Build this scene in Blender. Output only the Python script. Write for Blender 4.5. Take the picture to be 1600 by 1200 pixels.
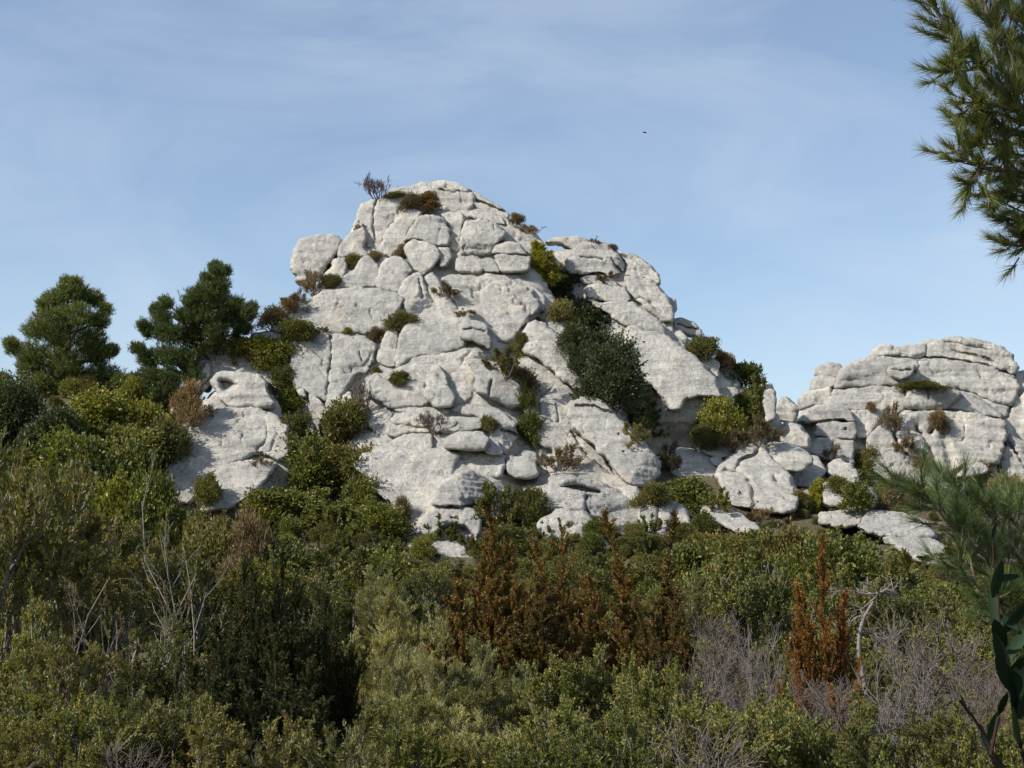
import bpy, math, random
import numpy as np
from mathutils import Vector, Matrix
from mathutils.bvhtree import BVHTree

sc = bpy.context.scene
for o in list(bpy.data.objects):
    bpy.data.objects.remove(o)
COL = sc.collection

# ------------------------------------------------------------------ camera
F = 2200.0                      # focal length in photo pixels (1600 wide)
HOR = 850.0                     # photo row of the horizon
PITCH = math.atan((HOR - 600.0) / F)
cam = bpy.data.cameras.new('camera')
cam.sensor_width = 36.0
cam.lens = F / 1600.0 * 36.0
cam.clip_start = 0.05
cam.clip_end = 9000.0
camo = bpy.data.objects.new('camera', cam)
COL.objects.link(camo)
camo.location = (0, 0, 0)
camo.rotation_euler = (math.pi / 2 + PITCH, 0, 0)
sc.camera = camo

# ------------------------------------------------------------------ sky and sun
SUN_EL = math.radians(38)
SUN_AZ = math.radians(246)      # compass style, 0 = +Y (view direction), clockwise
sdir = Vector((math.sin(SUN_AZ) * math.cos(SUN_EL), math.cos(SUN_AZ) * math.cos(SUN_EL), math.sin(SUN_EL)))
world = bpy.data.worlds.new('World')
sc.world = world
world.use_nodes = True
nt = world.node_tree
nt.nodes.clear()


def N(tree, t, **kw):
    n = tree.nodes.new(t)
    for k, v in kw.items():
        setattr(n, k, v)
    return n


def setin(n, **kw):
    for k, v in kw.items():
        n.inputs[k.replace('_', ' ')].default_value = v


out = N(nt, 'ShaderNodeOutputWorld')
bg = N(nt, 'ShaderNodeBackground')
bg.inputs['Strength'].default_value = 0.118
sky = N(nt, 'ShaderNodeTexSky', sky_type='NISHITA')
sky.sun_disc = False
sky.sun_elevation = SUN_EL
sky.sun_rotation = SUN_AZ
sky.altitude = 200
sky.air_density = 1.0
sky.dust_density = 0.6
sky.ozone_density = 2.2
# thin cirrus: noise on a high flat layer (direction divided by its height)
tc = N(nt, 'ShaderNodeTexCoord')
sep = N(nt, 'ShaderNodeSeparateXYZ')
nt.links.new(tc.outputs['Generated'], sep.inputs[0])


def M(tree, op, a, b=None, c=None, clamp=False):
    n = tree.nodes.new('ShaderNodeMath')
    n.operation = op
    n.use_clamp = clamp
    for i, v in enumerate((a, b, c)):
        if v is None:
            continue
        if isinstance(v, (int, float)):
            n.inputs[i].default_value = v
        else:
            tree.links.new(v, n.inputs[i])
    return n.outputs[0]


mp = N(nt, 'ShaderNodeMapping')
mp.inputs['Rotation'].default_value = (0, math.radians(-28), 0)
mp.inputs['Scale'].default_value = (2.2, 2.2, 6.5)
mp.inputs['Location'].default_value = (4.3, 1.4, 2.2)
nt.links.new(tc.outputs['Generated'], mp.inputs[0])
nz = N(nt, 'ShaderNodeTexNoise')
setin(nz, Scale=1.5, Detail=8.0, Roughness=0.6, Distortion=1.1)
nt.links.new(mp.outputs[0], nz.inputs['Vector'])
nz2 = N(nt, 'ShaderNodeTexNoise')
setin(nz2, Scale=3.4, Detail=3.0, Roughness=0.5)
nt.links.new(tc.outputs['Generated'], nz2.inputs['Vector'])
mr = N(nt, 'ShaderNodeMapRange')
setin(mr, From_Min=0.40, From_Max=0.68, To_Min=0.0, To_Max=1.0)
mixn = M(nt, 'ADD', M(nt, 'MULTIPLY', nz.outputs['Fac'], 0.62), M(nt, 'MULTIPLY', nz2.outputs['Fac'], 0.40))
nt.links.new(mixn, mr.inputs['Value'])
cl = N(nt, 'ShaderNodeMix', data_type='RGBA')
fac = M(nt, 'ADD', M(nt, 'MULTIPLY', mr.outputs[0], 0.37), 0.16)
nt.links.new(fac, cl.inputs['Factor'])
tint = N(nt, 'ShaderNodeMix', data_type='RGBA', blend_type='MULTIPLY')
tint.inputs['Factor'].default_value = 1.0
nt.links.new(sky.outputs[0], tint.inputs[6])
tint.inputs[7].default_value = (1.0, 1.0, 1.0, 1)
nt.links.new(tint.outputs[2], cl.inputs[6])
cl.inputs[7].default_value = (4.4, 5.1, 6.0, 1)
nt.links.new(cl.outputs[2], bg.inputs['Color'])
nt.links.new(bg.outputs[0], out.inputs[0])

sl = bpy.data.lights.new('sun', 'SUN')
sl.energy = 4.9
sl.angle = math.radians(0.53)
sl.color = (1.0, 0.955, 0.885)
so = bpy.data.objects.new('sun', sl)
COL.objects.link(so)
so.rotation_euler = (-sdir).to_track_quat('-Z', 'Y').to_euler()
so.location = sdir * 50

sc.view_settings.view_transform = 'Standard'
sc.view_settings.look = 'None'
sc.view_settings.exposure = 0.34
sc.view_settings.gamma = 1.0
sc.view_settings.use_curve_mapping = False
sc.cycles.max_bounces = 6
sc.cycles.diffuse_bounces = 3
sc.cycles.transmission_bounces = 3
sc.cycles.use_denoising = True

# ------------------------------------------------------------------ helpers
CP, SP = math.cos(PITCH), math.sin(PITCH)


def ray(u, v):
    """world direction with y = 1 through a photo pixel (numbers or arrays)"""
    a = (np.asarray(u, float) - 800.0) / F
    b = (600.0 - np.asarray(v, float)) / F
    y = CP - b * SP
    z = SP + b * CP
    return a / y, z / y


def P(u, v, Y):
    x, z = ray(u, v)
    return np.stack([x * Y, np.zeros_like(x) + Y, z * Y], -1)


_rs = np.random.RandomState(7)
_perm = _rs.permutation(256)
_perm = np.concatenate([_perm, _perm, _perm])
_g = _rs.normal(size=(256, 3))
_g /= np.linalg.norm(_g, axis=1)[:, None]


def perlin(p):
    p = np.asarray(p, float)
    i = np.floor(p).astype(int)
    f = p - i
    w = f * f * f * (f * (f * 6 - 15) + 10)
    i &= 255
    r = 0
    for dx in (0, 1):
        wx = w[:, 0] if dx else 1 - w[:, 0]
        for dy in (0, 1):
            wy = w[:, 1] if dy else 1 - w[:, 1]
            for dz in (0, 1):
                wz = w[:, 2] if dz else 1 - w[:, 2]
                h = _perm[_perm[_perm[(i[:, 0] + dx) & 255] + ((i[:, 1] + dy) & 255)] + ((i[:, 2] + dz) & 255)]
                gr = _g[h]
                d = gr[:, 0] * (f[:, 0] - dx) + gr[:, 1] * (f[:, 1] - dy) + gr[:, 2] * (f[:, 2] - dz)
                r = r + wx * wy * wz * d
    return r


def fbm(p, octs=3, gain=0.5):
    a, s, r = 1.0, 1.0, 0
    for k in range(octs):
        r = r + a * perlin(p * s + 17.3 * k)
        a *= gain
        s *= 2.03
    return r


def sstep(a, b, x):
    t = np.clip((x - a) / (b - a), 0, 1)
    return t * t * (3 - 2 * t)


def mesh_np(name, verts, faces, mats, tint=None, mat_idx=None, smooth=True):
    """faces: list of int arrays (n,3) or (n,4)"""
    me = bpy.data.meshes.new(name)
    verts = np.ascontiguousarray(verts, dtype=np.float32)
    me.vertices.add(len(verts))
    me.vertices.foreach_set('co', verts.ravel())
    loops = np.concatenate([f.ravel() for f in faces]).astype(np.int32)
    tot = np.concatenate([np.full(len(f), f.shape[1], np.int32) for f in faces])
    st = np.concatenate([[0], np.cumsum(tot)[:-1]]).astype(np.int32)
    me.loops.add(len(loops))
    me.loops.foreach_set('vertex_index', loops)
    me.polygons.add(len(tot))
    me.polygons.foreach_set('loop_start', st)
    me.polygons.foreach_set('loop_total', tot)
    for m in (mats if isinstance(mats, (list, tuple)) else [mats]):
        me.materials.append(m)
    if mat_idx is not None:
        me.polygons.foreach_set('material_index', mat_idx.astype(np.int32))
    me.polygons.foreach_set('use_smooth', np.full(len(tot), bool(smooth)))
    if tint is not None:
        at = me.attributes.new('tint', 'FLOAT_COLOR', 'POINT')
        c = np.ones((len(verts), 4), np.float32)
        c[:, :3] = tint
        at.data.foreach_set('color', c.ravel())
    me.update(calc_edges=True)
    return me


def link(name, me, parent=None, loc=None):
    o = bpy.data.objects.new(name, me)
    COL.objects.link(o)
    if parent is not None:
        o.parent = parent
    if loc is not None:
        o.location = loc
    return o


def tag(o, label=None, cat=None, group=None, kind=None):
    if label:
        o['label'] = label
    if cat:
        o['category'] = cat
    if group:
        o['group'] = group
    if kind:
        o['kind'] = kind
    return o


# ------------------------------------------------------------------ materials
def new_mat(name):
    m = bpy.data.materials.new(name)
    m.use_nodes = True
    m.node_tree.nodes.clear()
    return m, m.node_tree


def ramp(tree, val, stops):
    r = tree.nodes.new('ShaderNodeValToRGB')
    e = r.color_ramp.elements
    while len(e) < len(stops):
        e.new(0.5)
    for i, (p, c) in enumerate(stops):
        e[i].position = p
        e[i].color = c if len(c) == 4 else (*c, 1)
    tree.links.new(val, r.inputs[0])
    return r.outputs[0]


def mixc(tree, fac, a, b, mode='MIX'):
    n = tree.nodes.new('ShaderNodeMix')
    n.data_type = 'RGBA'
    n.blend_type = mode
    for s, v in ((0, fac), (6, a), (7, b)):
        if isinstance(v, (int, float)):
            n.inputs[s].default_value = v
        elif isinstance(v, tuple):
            n.inputs[s].default_value = (*v, 1) if len(v) == 3 else v
        else:
            tree.links.new(v, n.inputs[s])
    return n.outputs[2]


def noise(tree, vec, scale, detail=4, rough=0.55, dist=0.0):
    n = tree.nodes.new('ShaderNodeTexNoise')
    setin(n, Scale=scale, Detail=detail, Roughness=rough, Distortion=dist)
    tree.links.new(vec, n.inputs['Vector'])
    return n.outputs['Fac']


def mapping(tree, vec, scale=(1, 1, 1), rot=(0, 0, 0), loc=(0, 0, 0)):
    n = tree.nodes.new('ShaderNodeMapping')
    n.inputs['Scale'].default_value = scale
    n.inputs['Rotation'].default_value = rot
    n.inputs['Location'].default_value = loc
    tree.links.new(vec, n.inputs[0])
    return n.outputs[0]


def rock_material():
    m, t = new_mat('limestone')
    o = N(t, 'ShaderNodeOutputMaterial')
    b = N(t, 'ShaderNodeBsdfPrincipled')
    setin(b, Roughness=0.93)
    b.inputs['Specular IOR Level'].default_value = 0.12
    t.links.new(b.outputs[0], o.inputs[0])
    tcn = N(t, 'ShaderNodeTexCoord')
    oi = N(t, 'ShaderNodeObjectInfo')
    off = N(t, 'ShaderNodeVectorMath', operation='ADD')
    sc_ = N(t, 'ShaderNodeVectorMath', operation='SCALE')
    cmb = N(t, 'ShaderNodeCombineXYZ')
    for i in range(3):
        t.links.new(oi.outputs['Random'], cmb.inputs[i])
    t.links.new(cmb.outputs[0], sc_.inputs[0])
    sc_.inputs['Scale'].default_value = 37.0
    t.links.new(tcn.outputs['Object'], off.inputs[0])
    t.links.new(sc_.outputs[0], off.inputs[1])
    v = off.outputs[0]
    big = noise(t, v, 0.42, 5, 0.6, 0.5)
    med = noise(t, v, 1.1, 7, 0.66)
    fine = noise(t, v, 6.5, 9, 0.78)
    grain = noise(t, v, 30.0, 4, 0.7)
    # bedding: thin layers, slightly dipping, warped
    strv = mapping(t, v, (0.55, 0.55, 9.0), (math.radians(4), math.radians(5), 0))
    strata = noise(t, strv, 1.0, 7, 0.66, 0.35)
    # rain streaks down the faces
    stv = mapping(t, v, (1.7, 1.7, 0.16))
    streak = noise(t, stv, 1.0, 5, 0.6, 0.3)
    # pits
    vor = N(t, 'ShaderNodeTexVoronoi')
    setin(vor, Scale=4.5)
    wv = mapping(t, v, (1, 1, 1.5))
    t.links.new(wv, vor.inputs['Vector'])
    pit = M(t, 'SUBTRACT', 1.0, ramp(t, vor.outputs['Distance'], [(0.06, (0, 0, 0)), (0.2, (1, 1, 1))]))
    pitmask = ramp(t, noise(t, v, 0.8, 3), [(0.5, (0, 0, 0)), (0.62, (1, 1, 1))])
    pit = M(t, 'MULTIPLY', pit, pitmask)
    def stp(val, a, c, flip=False):
        return ramp(t, val, [(a, (1, 1, 1) if flip else (0, 0, 0)), (c, (0, 0, 0) if flip else (1, 1, 1))])
    grey = mixc(t, stp(med, .34, .66), (0.385, 0.375, 0.352), (0.555, 0.54, 0.50))
    cream = mixc(t, stp(med, .36, .7), (0.60, 0.545, 0.465), (0.72, 0.68, 0.605))
    col = mixc(t, stp(big, .53, .68), grey, cream)
    # chalky and dark runs down the faces
    col = mixc(t, M(t, 'MULTIPLY', stp(streak, .55, .70), 0.6), col, (0.66, 0.635, 0.58))
    col = mixc(t, M(t, 'MULTIPLY', stp(streak, .33, .48, True), 0.55), col, (0.27, 0.265, 0.25))
    col = mixc(t, M(t, 'MULTIPLY', stp(noise(t, v, .55, 7, 0.68, .6), .56, .66), 0.5), col, (0.25, 0.245, 0.235))
    col = mixc(t, M(t, 'MULTIPLY', stp(noise(t, mapping(t, v, (1, 1, .5), (0, 0, 0), (9, 4, 2)), .7, 6, 0.66), .60, .72), 0.38), col, (0.54, 0.43, 0.32))
    # thin bedding lines, lichen freckles, pale scars, pits
    zone = stp(noise(t, v, 0.75, 4, 0.6), .38, .60)
    col = mixc(t, M(t, 'MULTIPLY', stp(strata, .36, .46, True), M(t, 'ADD', M(t, 'MULTIPLY', zone, 0.38), 0.04)), col, (0.20, 0.195, 0.18))
    col = mixc(t, M(t, 'MULTIPLY', stp(fine, .535, .595), M(t, 'ADD', M(t, 'MULTIPLY', zone, 0.65), 0.12)), col, (0.19, 0.182, 0.168))
    col = mixc(t, M(t, 'MULTIPLY', stp(grain, .58, .68), 0.2), col, (0.20, 0.195, 0.18))
    col = mixc(t, M(t, 'MULTIPLY', stp(noise(t, v, 3.4, 8, 0.76), .575, .64), 0.7), col, (0.76, 0.735, 0.68))
    col = mixc(t, M(t, 'MULTIPLY', pit, 0.65), col, (0.12, 0.115, 0.105))
    col = mixc(t, 1.0, col, ramp(t, oi.outputs['Random'], [(0, (0.93, 0.91, 0.885)), (1, (1.12, 1.085, 1.03))]), 'MULTIPLY')
    t.links.new(col, b.inputs['Base Color'])
    h = M(t, 'ADD', M(t, 'MULTIPLY', strata, 0.42), M(t, 'MULTIPLY', fine, 1.0))
    h = M(t, 'ADD', h, M(t, 'MULTIPLY', grain, 0.22))
    h = M(t, 'SUBTRACT', h, M(t, 'MULTIPLY', pit, 0.8))
    h = M(t, 'ADD', h, M(t, 'MULTIPLY', med, 0.6))
    bp = N(t, 'ShaderNodeBump')
    setin(bp, Strength=0.9, Distance=0.2)
    t.links.new(h, bp.inputs['Height'])
    t.links.new(bp.outputs[0], b.inputs['Normal'])
    return m


ROCK = rock_material()


def ground_material():
    m, t = new_mat('dry_soil')
    o = N(t, 'ShaderNodeOutputMaterial')
    b = N(t, 'ShaderNodeBsdfPrincipled')
    setin(b, Roughness=0.95)
    t.links.new(b.outputs[0], o.inputs[0])
    v = N(t, 'ShaderNodeTexCoord').outputs['Object']
    a = noise(t, v, 0.5, 6, 0.65)
    c = noise(t, v, 6.0, 6, 0.7)
    col = mixc(t, ramp(t, a, [(0.35, (0, 0, 0)), (0.65, (1, 1, 1))]), (0.085, 0.066, 0.03), (0.15, 0.115, 0.065))
    col = mixc(t, ramp(t, c, [(0.45, (0, 0, 0)), (0.65, (1, 1, 1))]), col, (0.035, 0.042, 0.016))
    t.links.new(col, b.inputs['Base Color'])
    bp = N(t, 'ShaderNodeBump')
    setin(bp, Strength=0.9, Distance=0.15)
    t.links.new(c, bp.inputs['Height'])
    t.links.new(bp.outputs[0], b.inputs['Normal'])
    return m


def leaf_material(name, rough=0.5, trans=0.3, spec=0.35):
    m, t = new_mat(name)
    o = N(t, 'ShaderNodeOutputMaterial')
    at = N(t, 'ShaderNodeAttribute', attribute_name='tint')
    oi = N(t, 'ShaderNodeObjectInfo')
    c = mixc(t, 1.0, at.outputs['Color'], ramp(t, oi.outputs['Random'], [(0, (0.66, 0.72, 0.66)), (.5, (1.0, 1.0, 1.0)), (1, (1.36, 1.28, 1.2))]), 'MULTIPLY')
    b = N(t, 'ShaderNodeBsdfPrincipled')
    setin(b, Roughness=rough)
    b.inputs['Specular IOR Level'].default_value = spec
    t.links.new(c, b.inputs['Base Color'])
    tr = N(t, 'ShaderNodeBsdfTranslucent')
    c2 = mixc(t, 1.0, c, (1.25, 1.2, 0.6), 'MULTIPLY')
    t.links.new(c2, tr.inputs['Color'])
    mx = N(t, 'ShaderNodeMixShader')
    mx.inputs[0].default_value = trans
    t.links.new(b.outputs[0], mx.inputs[1])
    t.links.new(tr.outputs[0], mx.inputs[2])
    t.links.new(mx.outputs[0], o.inputs[0])
    return m


def bark_material():
    m, t = new_mat('bark')
    o = N(t, 'ShaderNodeOutputMaterial')
    b = N(t, 'ShaderNodeBsdfPrincipled')
    setin(b, Roughness=0.9)
    b.inputs['Specular IOR Level'].default_value = 0.15
    at = N(t, 'ShaderNodeAttribute', attribute_name='tint')
    v = N(t, 'ShaderNodeTexCoord').outputs['Object']
    n = noise(t, mapping(t, v, (1, 1, 0.3)), 26.0, 5, 0.7)
    c = mixc(t, 1.0, at.outputs['Color'], ramp(t, n, [(0.3, (0.6, 0.58, 0.56)), (0.7, (1.25, 1.25, 1.25))]), 'MULTIPLY')
    t.links.new(c, b.inputs['Base Color'])
    bp = N(t, 'ShaderNodeBump')
    setin(bp, Strength=0.5, Distance=0.01)
    t.links.new(n, bp.inputs['Height'])
    t.links.new(bp.outputs[0], b.inputs['Normal'])
    t.links.new(b.outputs[0], o.inputs[0])
    return m


LEAF = leaf_material('leaf')
NEEDLE = leaf_material('needle', 0.45, 0.2, 0.4)
BARK = bark_material()
SOIL = ground_material()

# ------------------------------------------------------------------ ground
_gy = np.array([-400, -20, 0, 3, 8, 15, 25, 40, 55, 60, 66, 70, 76, 84, 110, 200, 600, 2500, 7000.])
_gz = np.array([-1.5, -1.5, -1.6, -1.65, -1.75, -2.05, -2.5, -2.5, -1.75, -1.05, 0.7, 2.7, 4.9, 5.8, 4.5, 0.0, -25.0, -70.0, -80.])


def ground(x, y):
    x = np.asarray(x, float)
    y = np.asarray(y, float)
    z = np.interp(y, _gy, _gz)
    z = z + 3.2 * sstep(-14, -22, x) * sstep(48, 68, y) * (1 - sstep(110, 300, y))
    z = z - np.interp(y, [60, 66, 70, 76, 84, 110, 220], [0, .2, .9, 2.8, 3.6, 3.0, 0]) * sstep(10, 15, x)
    q = np.stack([x.ravel() * 0.12, y.ravel() * 0.12, np.zeros(x.size)], -1)
    z = z + 0.45 * fbm(q, 3).reshape(x.shape) * sstep(1, 12, np.abs(y))
    return z


def build_ground():
    xs = np.concatenate([np.linspace(-6000, -70, 22)[:-1], np.linspace(-70, 70, 141), np.linspace(70, 6000, 22)[1:]])
    ys = np.concatenate([np.linspace(-400, -4, 10)[:-1], np.linspace(-4, 130, 150), np.linspace(130, 7000, 40)[1:]])
    X, Y = np.meshgrid(xs, ys)
    Z = ground(X, Y)
    V = np.stack([X, Y, Z], -1).reshape(-1, 3)
    nx, ny = len(xs), len(ys)
    i = (np.arange(ny - 1)[:, None] * nx + np.arange(nx - 1)[None]).ravel()
    Fc = np.stack([i, i + 1, i + nx + 1, i + nx], -1)
    o = link('ground', mesh_np('ground', V, [Fc], SOIL))
    tag(o, kind='structure')
    return V, Fc


SOLID_V, SOLID_F, _vo = [], [], 0


def add_solid(V, Fc):
    global _vo
    SOLID_V.append(V)
    SOLID_F.append(Fc + _vo)
    _vo += len(V)


add_solid(*build_ground())

# ------------------------------------------------------------------ rocks
CROP = {'A': (400, 250, 3.2), 'B': (800, 350, 3.6364), 'C': (200, 480, 3.6364), 'D': (540, 480, 2.8571), 'E': (1000, 500, 2.6667),
        'G': (600, 620, 4.0), 'K': (1180, 500, 3.8095), 'L': (580, 500, 6.0), 'P': (0, 0, 1.0)}


def pts(crop, s):
    ox, oy, k = CROP[crop]
    a = np.array([[float(c) for c in p.split(',')] for p in s.split()])
    return a / k + np.array([ox, oy])


def chaikin(p, n=2, closed=True, cut=0.2):
    for _ in range(n):
        q = np.roll(p, -1, 0) if closed else p[1:]
        b = p if closed else p[:-1]
        r = np.empty((len(b) * 2, 2))
        r[0::2] = b * (1 - cut) + q * cut
        r[1::2] = b * cut + q * (1 - cut)
        if not closed:
            r = np.concatenate([p[:1], r, p[-1:]])
        p = r
    return p


def seg_dist(q, a, b):
    """distance of points q (n,2) to segments a-b (m,2); min and nearest point"""
    ab = b - a
    L = np.maximum((ab ** 2).sum(1), 1e-9)
    best = np.full(len(q), 1e18)
    near = np.zeros_like(q)
    for k in range(len(a)):
        t = np.clip(((q - a[k]) @ ab[k]) / L[k], 0, 1)
        c = a[k] + t[:, None] * ab[k]
        d = ((q - c) ** 2).sum(1)
        m = d < best
        best[m] = d[m]
        near[m] = c[m]
    return np.sqrt(best), near


def inside(q, p):
    r = np.zeros(len(q), bool)
    j = len(p) - 1
    for i in range(len(p)):
        yi, yj = p[i, 1], p[j, 1]
        if yi != yj:
            c = ((yi > q[:, 1]) != (yj > q[:, 1])) & (q[:, 0] < (p[j, 0] - p[i, 0]) * (q[:, 1] - yi) / (yj - yi) + p[i, 0])
            r ^= c
        j = i
    return r


GRAD = 0.036


def base_main(u, v):
    return 64.0 + (880.0 - v) * GRAD


def base_shoulder(u, v):
    return 68.5 + (880.0 - v) * 0.034 + np.maximum(0, u - 1100) * 0.012


def base_far(u, v):
    return 88.0 + (800.0 - v) * 0.030


def base_low(u, v):
    return 62.0 + (880.0 - v) * 0.07


BASES = {'m': base_main, 's': base_shoulder, 'f': base_far, 'l': base_low}
N_ROCK = 0
DEPTHS = []          # (u, v, depth) of every block front, for the bedrock that joins the blocks


def rock(name, crop, s, base='m', dy=0.0, tilt=0.8, bulge=0.46, rnd=0.26, back=None, cracks=(), dents=(), cuts=(), step=1.6, parent=None,
         grow=1.2, lean=0.0, facet=0.85, dome=0.38, rough=1.0, seed=None, lam=1.0, hug=None, note=True):
    """One stone: the outline gets its own distance, a rounded front and a rounded back, facets, cracks, hollows and weathering."""
    global N_ROCK
    N_ROCK += 1
    rs = np.random.RandomState(1000 + N_ROCK if seed is None else seed)
    raw = pts(crop, s)
    poly = chaikin(raw, 2, True, 0.11)
    # resample and roughen the outline
    seg = np.linalg.norm(np.roll(poly, -1, 0) - poly, axis=1)
    cum = np.concatenate([[0], np.cumsum(seg)])
    tt = np.linspace(0, cum[-1], max(int(cum[-1] / 4.0), 16), endpoint=False)
    pc = np.concatenate([poly, poly[:1]])
    poly = np.stack([np.interp(tt, cum, pc[:, 0]), np.interp(tt, cum, pc[:, 1])], -1)
    jq = np.stack([poly[:, 0] * 0.06, poly[:, 1] * 0.06, np.full(len(poly), N_ROCK * 3.1)], -1)
    jq2 = jq * 3.1
    amp = min(4.0, 0.07 * math.sqrt(np.ptp(poly[:, 0]) * np.ptp(poly[:, 1])))
    poly = poly + np.stack([perlin(jq) + .5 * perlin(jq2), perlin(jq + 40) + .5 * perlin(jq2 + 40)], -1) * amp
    cen = poly.mean(0)
    # outward growth so that neighbours press together
    dd = poly - cen
    poly = poly + dd / np.maximum(np.linalg.norm(dd, axis=1), 1)[:, None] * grow
    lo, hi = poly.min(0) - step * 1.5, poly.max(0) + step * 1.5
    us = np.arange(lo[0], hi[0] + step, step)
    vs = np.arange(lo[1], hi[1] + step, step)
    U, V = np.meshgrid(us, vs)
    q = np.stack([U.ravel(), V.ravel()], -1)
    ins = inside(q, poly)
    d, near = seg_dist(q, poly, np.roll(poly, -1, 0))
    nx, ny = len(us), len(vs)
    i = (np.arange(ny - 1)[:, None] * nx + np.arange(nx - 1)[None]).ravel()
    quad = np.stack([i, i + nx, i + nx + 1, i + 1], -1)
    keep = ins[quad].any(1)
    quad = quad[keep]
    q = np.where(ins[:, None], q, near)
    d = np.where(ins, d, 0.0)
    used = np.unique(quad)
    remap = np.full(len(q), -1)
    remap[used] = np.arange(len(used))
    quad = remap[quad]
    q, d, rim = q[used], d[used], ~ins[used]
    inr = max(d.max(), 2.0)
    Yc = float(BASES[base](cen[0], cen[1])) + dy
    mpp = Yc / F
    g = -(float(BASES[base](cen[0], cen[1] + 20)) - float(BASES[base](cen[0], cen[1] - 20))) / 40.0
    Ymid = Yc - tilt * g * (q[:, 1] - cen[1]) + lean * (q[:, 0] - cen[0]) * mpp
    if hug is not None:
        Ymid = hug(q[:, 0], q[:, 1])
    T = bulge * inr * mpp
    r = min(max(rnd * inr, 3.0), 3.5 + 0.09 * inr)

    def prof(x, n=2.2):
        x = np.clip(x, 0, 1)
        return (1 - (1 - x) ** n) ** (1 / n)
    p = (1 - dome) * prof(d / r, 2.3) + dome * prof(d / inr, 1.7)
    size = np.sqrt(((q - cen) ** 2).sum(1).mean())
    rel = (q - cen) / size
    if facet > 0:
        hgt = T * p
        sm_ = size * mpp
        for k in range(5):
            ang = rs.uniform(0, 2 * math.pi)
            slope = rs.uniform(0.08, 0.75) * facet
            cx_, cy_ = rs.uniform(-.45, .45, 2)
            pl = T * rs.uniform(0.75, 1.0) - slope * sm_ * ((rel[:, 0] - cx_) * math.cos(ang) + (rel[:, 1] - cy_) * math.sin(ang))
            k_ = 0.03 * T + 0.01
            hmx = np.clip(0.5 + 0.5 * (pl - hgt) / k_, 0, 1)
            hgt = pl * (1 - hmx) + hgt * hmx - k_ * hmx * (1 - hmx)
        p = np.maximum(hgt / T, 0.4 * prof(d / r, 2.3))
    # how far a joint has opened varies along the outcrop: tight creases here, deep clefts there
    jx, jz = ray(q[:, 0], q[:, 1])
    jp = np.stack([jx * 70 * .42, np.full(len(q), 3.3), jz * 70 * .42], -1)
    opened = .24 + .76 * sstep(-.26, .2, perlin(jp) + .35 * perlin(jp * 2.3))
    wall = 1.45 * min(1.0, 0.35 + inr * mpp / 1.6) * opened
    front = Ymid - T * p + wall * (1 - prof(d / 3.2, 2.0))
    for c in cracks:                       # (points, width px, depth m)
        cp = pts(crop, c[0])
        cp = chaikin(cp, 1, False)
        wob = np.stack([q[:, 0] * 0.09, q[:, 1] * 0.09, np.full(len(q), N_ROCK * 1.7)], -1)
        qq = q + np.stack([perlin(wob), perlin(wob + 31)], -1) * 3.0
        cd, _ = seg_dist(qq, cp[:-1], cp[1:])
        front = front + 1.7 * c[2] * np.exp(-(cd / (c[1] * .85)) ** 2)
    for c in dents:                        # (polygon, soft px, depth m)
        dp = chaikin(pts(crop, c[0]), 1)
        di = inside(q, dp)
        ddn, _ = seg_dist(q, dp, np.roll(dp, -1, 0))
        front = front + c[2] * sstep(0, c[1], np.where(di, ddn, 0))
    for c in cuts:                         # (directed line, slope): the side to its right falls back as a flat facet
        a_, b_ = pts(crop, c[0])
        dl = (b_ - a_) / np.linalg.norm(b_ - a_)
        sd = dl[0] * (q[:, 1] - a_[1]) - dl[1] * (q[:, 0] - a_[0])
        front = front + c[1] * mpp * np.where(sd > 0, np.sqrt(sd * sd + 9) - 3, 0)
    front = np.where(rim, np.maximum(Ymid + wall, front), front)
    if note:
        DEPTHS.append(np.stack([q[~rim, 0], q[~rim, 1], front[~rim]], -1))
    Tb = max(1.7 * inr * mpp, 1.5) if back is None else back
    bk = Ymid + wall + Tb * prof(d / max(inr * 0.9, 4), 3.2)
    nF = len(q)
    xf, zf = ray(q[:, 0], q[:, 1])
    VF = np.stack([xf * front, front, zf * front], -1)
    # the back half: same rays, so its silhouette never exceeds the front's
    bk = np.maximum(bk, front + .3)
    VB = np.stack([xf * (Ymid + wall), bk, zf * (Ymid + wall)], -1)
    bidx = np.where(rim, np.arange(nF), 0)
    inn = np.where(~rim)[0]
    bmap = np.where(rim, np.arange(nF), -1)
    bmap[inn] = nF + np.arange(len(inn))
    verts = np.concatenate([VF, VB[inn]])
    faces = np.concatenate([quad, bmap[quad][:, ::-1]])
    # drop collapsed corners
    # normals
    def normals(vt):
        a, b, c, e = (vt[faces[:, k]] for k in range(4))
        fn = np.cross(c - a, e - b)
        n = np.zeros_like(vt)
        for k in range(4):
            np.add.at(n, faces[:, k], fn)
        return n / np.maximum(np.linalg.norm(n, axis=1), 1e-9)[:, None]
    nrm = normals(verts)
    C = verts[:nF].mean(0)
    pw = verts
    k = rough
    sm = min(1.0, inr * mpp / 1.6)
    off = N_ROCK * 11.37
    big = perlin(pw * 0.55 + off) * 0.12 * sm
    mid = fbm(pw * 1.6 + off, 3) * 0.06 * sm ** 0.5
    rid = (0.5 - np.abs(perlin(pw * np.array([0.8, 0.8, 1.1]) + off + 50))) * 0.18 * sm
    fin = fbm(pw * 4.2 + off, 3) * 0.05
    wz = pw[:, 2] + 0.10 * pw[:, 0] * math.sin(off) + 0.35 * perlin(pw * 0.35 + 9)
    lay = perlin(np.stack([pw[:, 0] * 0.14, pw[:, 1] * 0.14, wz * 2.1], -1) + off * 0.1)
    lay2 = perlin(np.stack([pw[:, 0] * 0.3, pw[:, 1] * 0.3, wz * 5.5], -1) + 70)
    lm = 0.35 + 0.65 * sstep(-0.2, 0.3, perlin(pw * 0.3 + off + 5))
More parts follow.
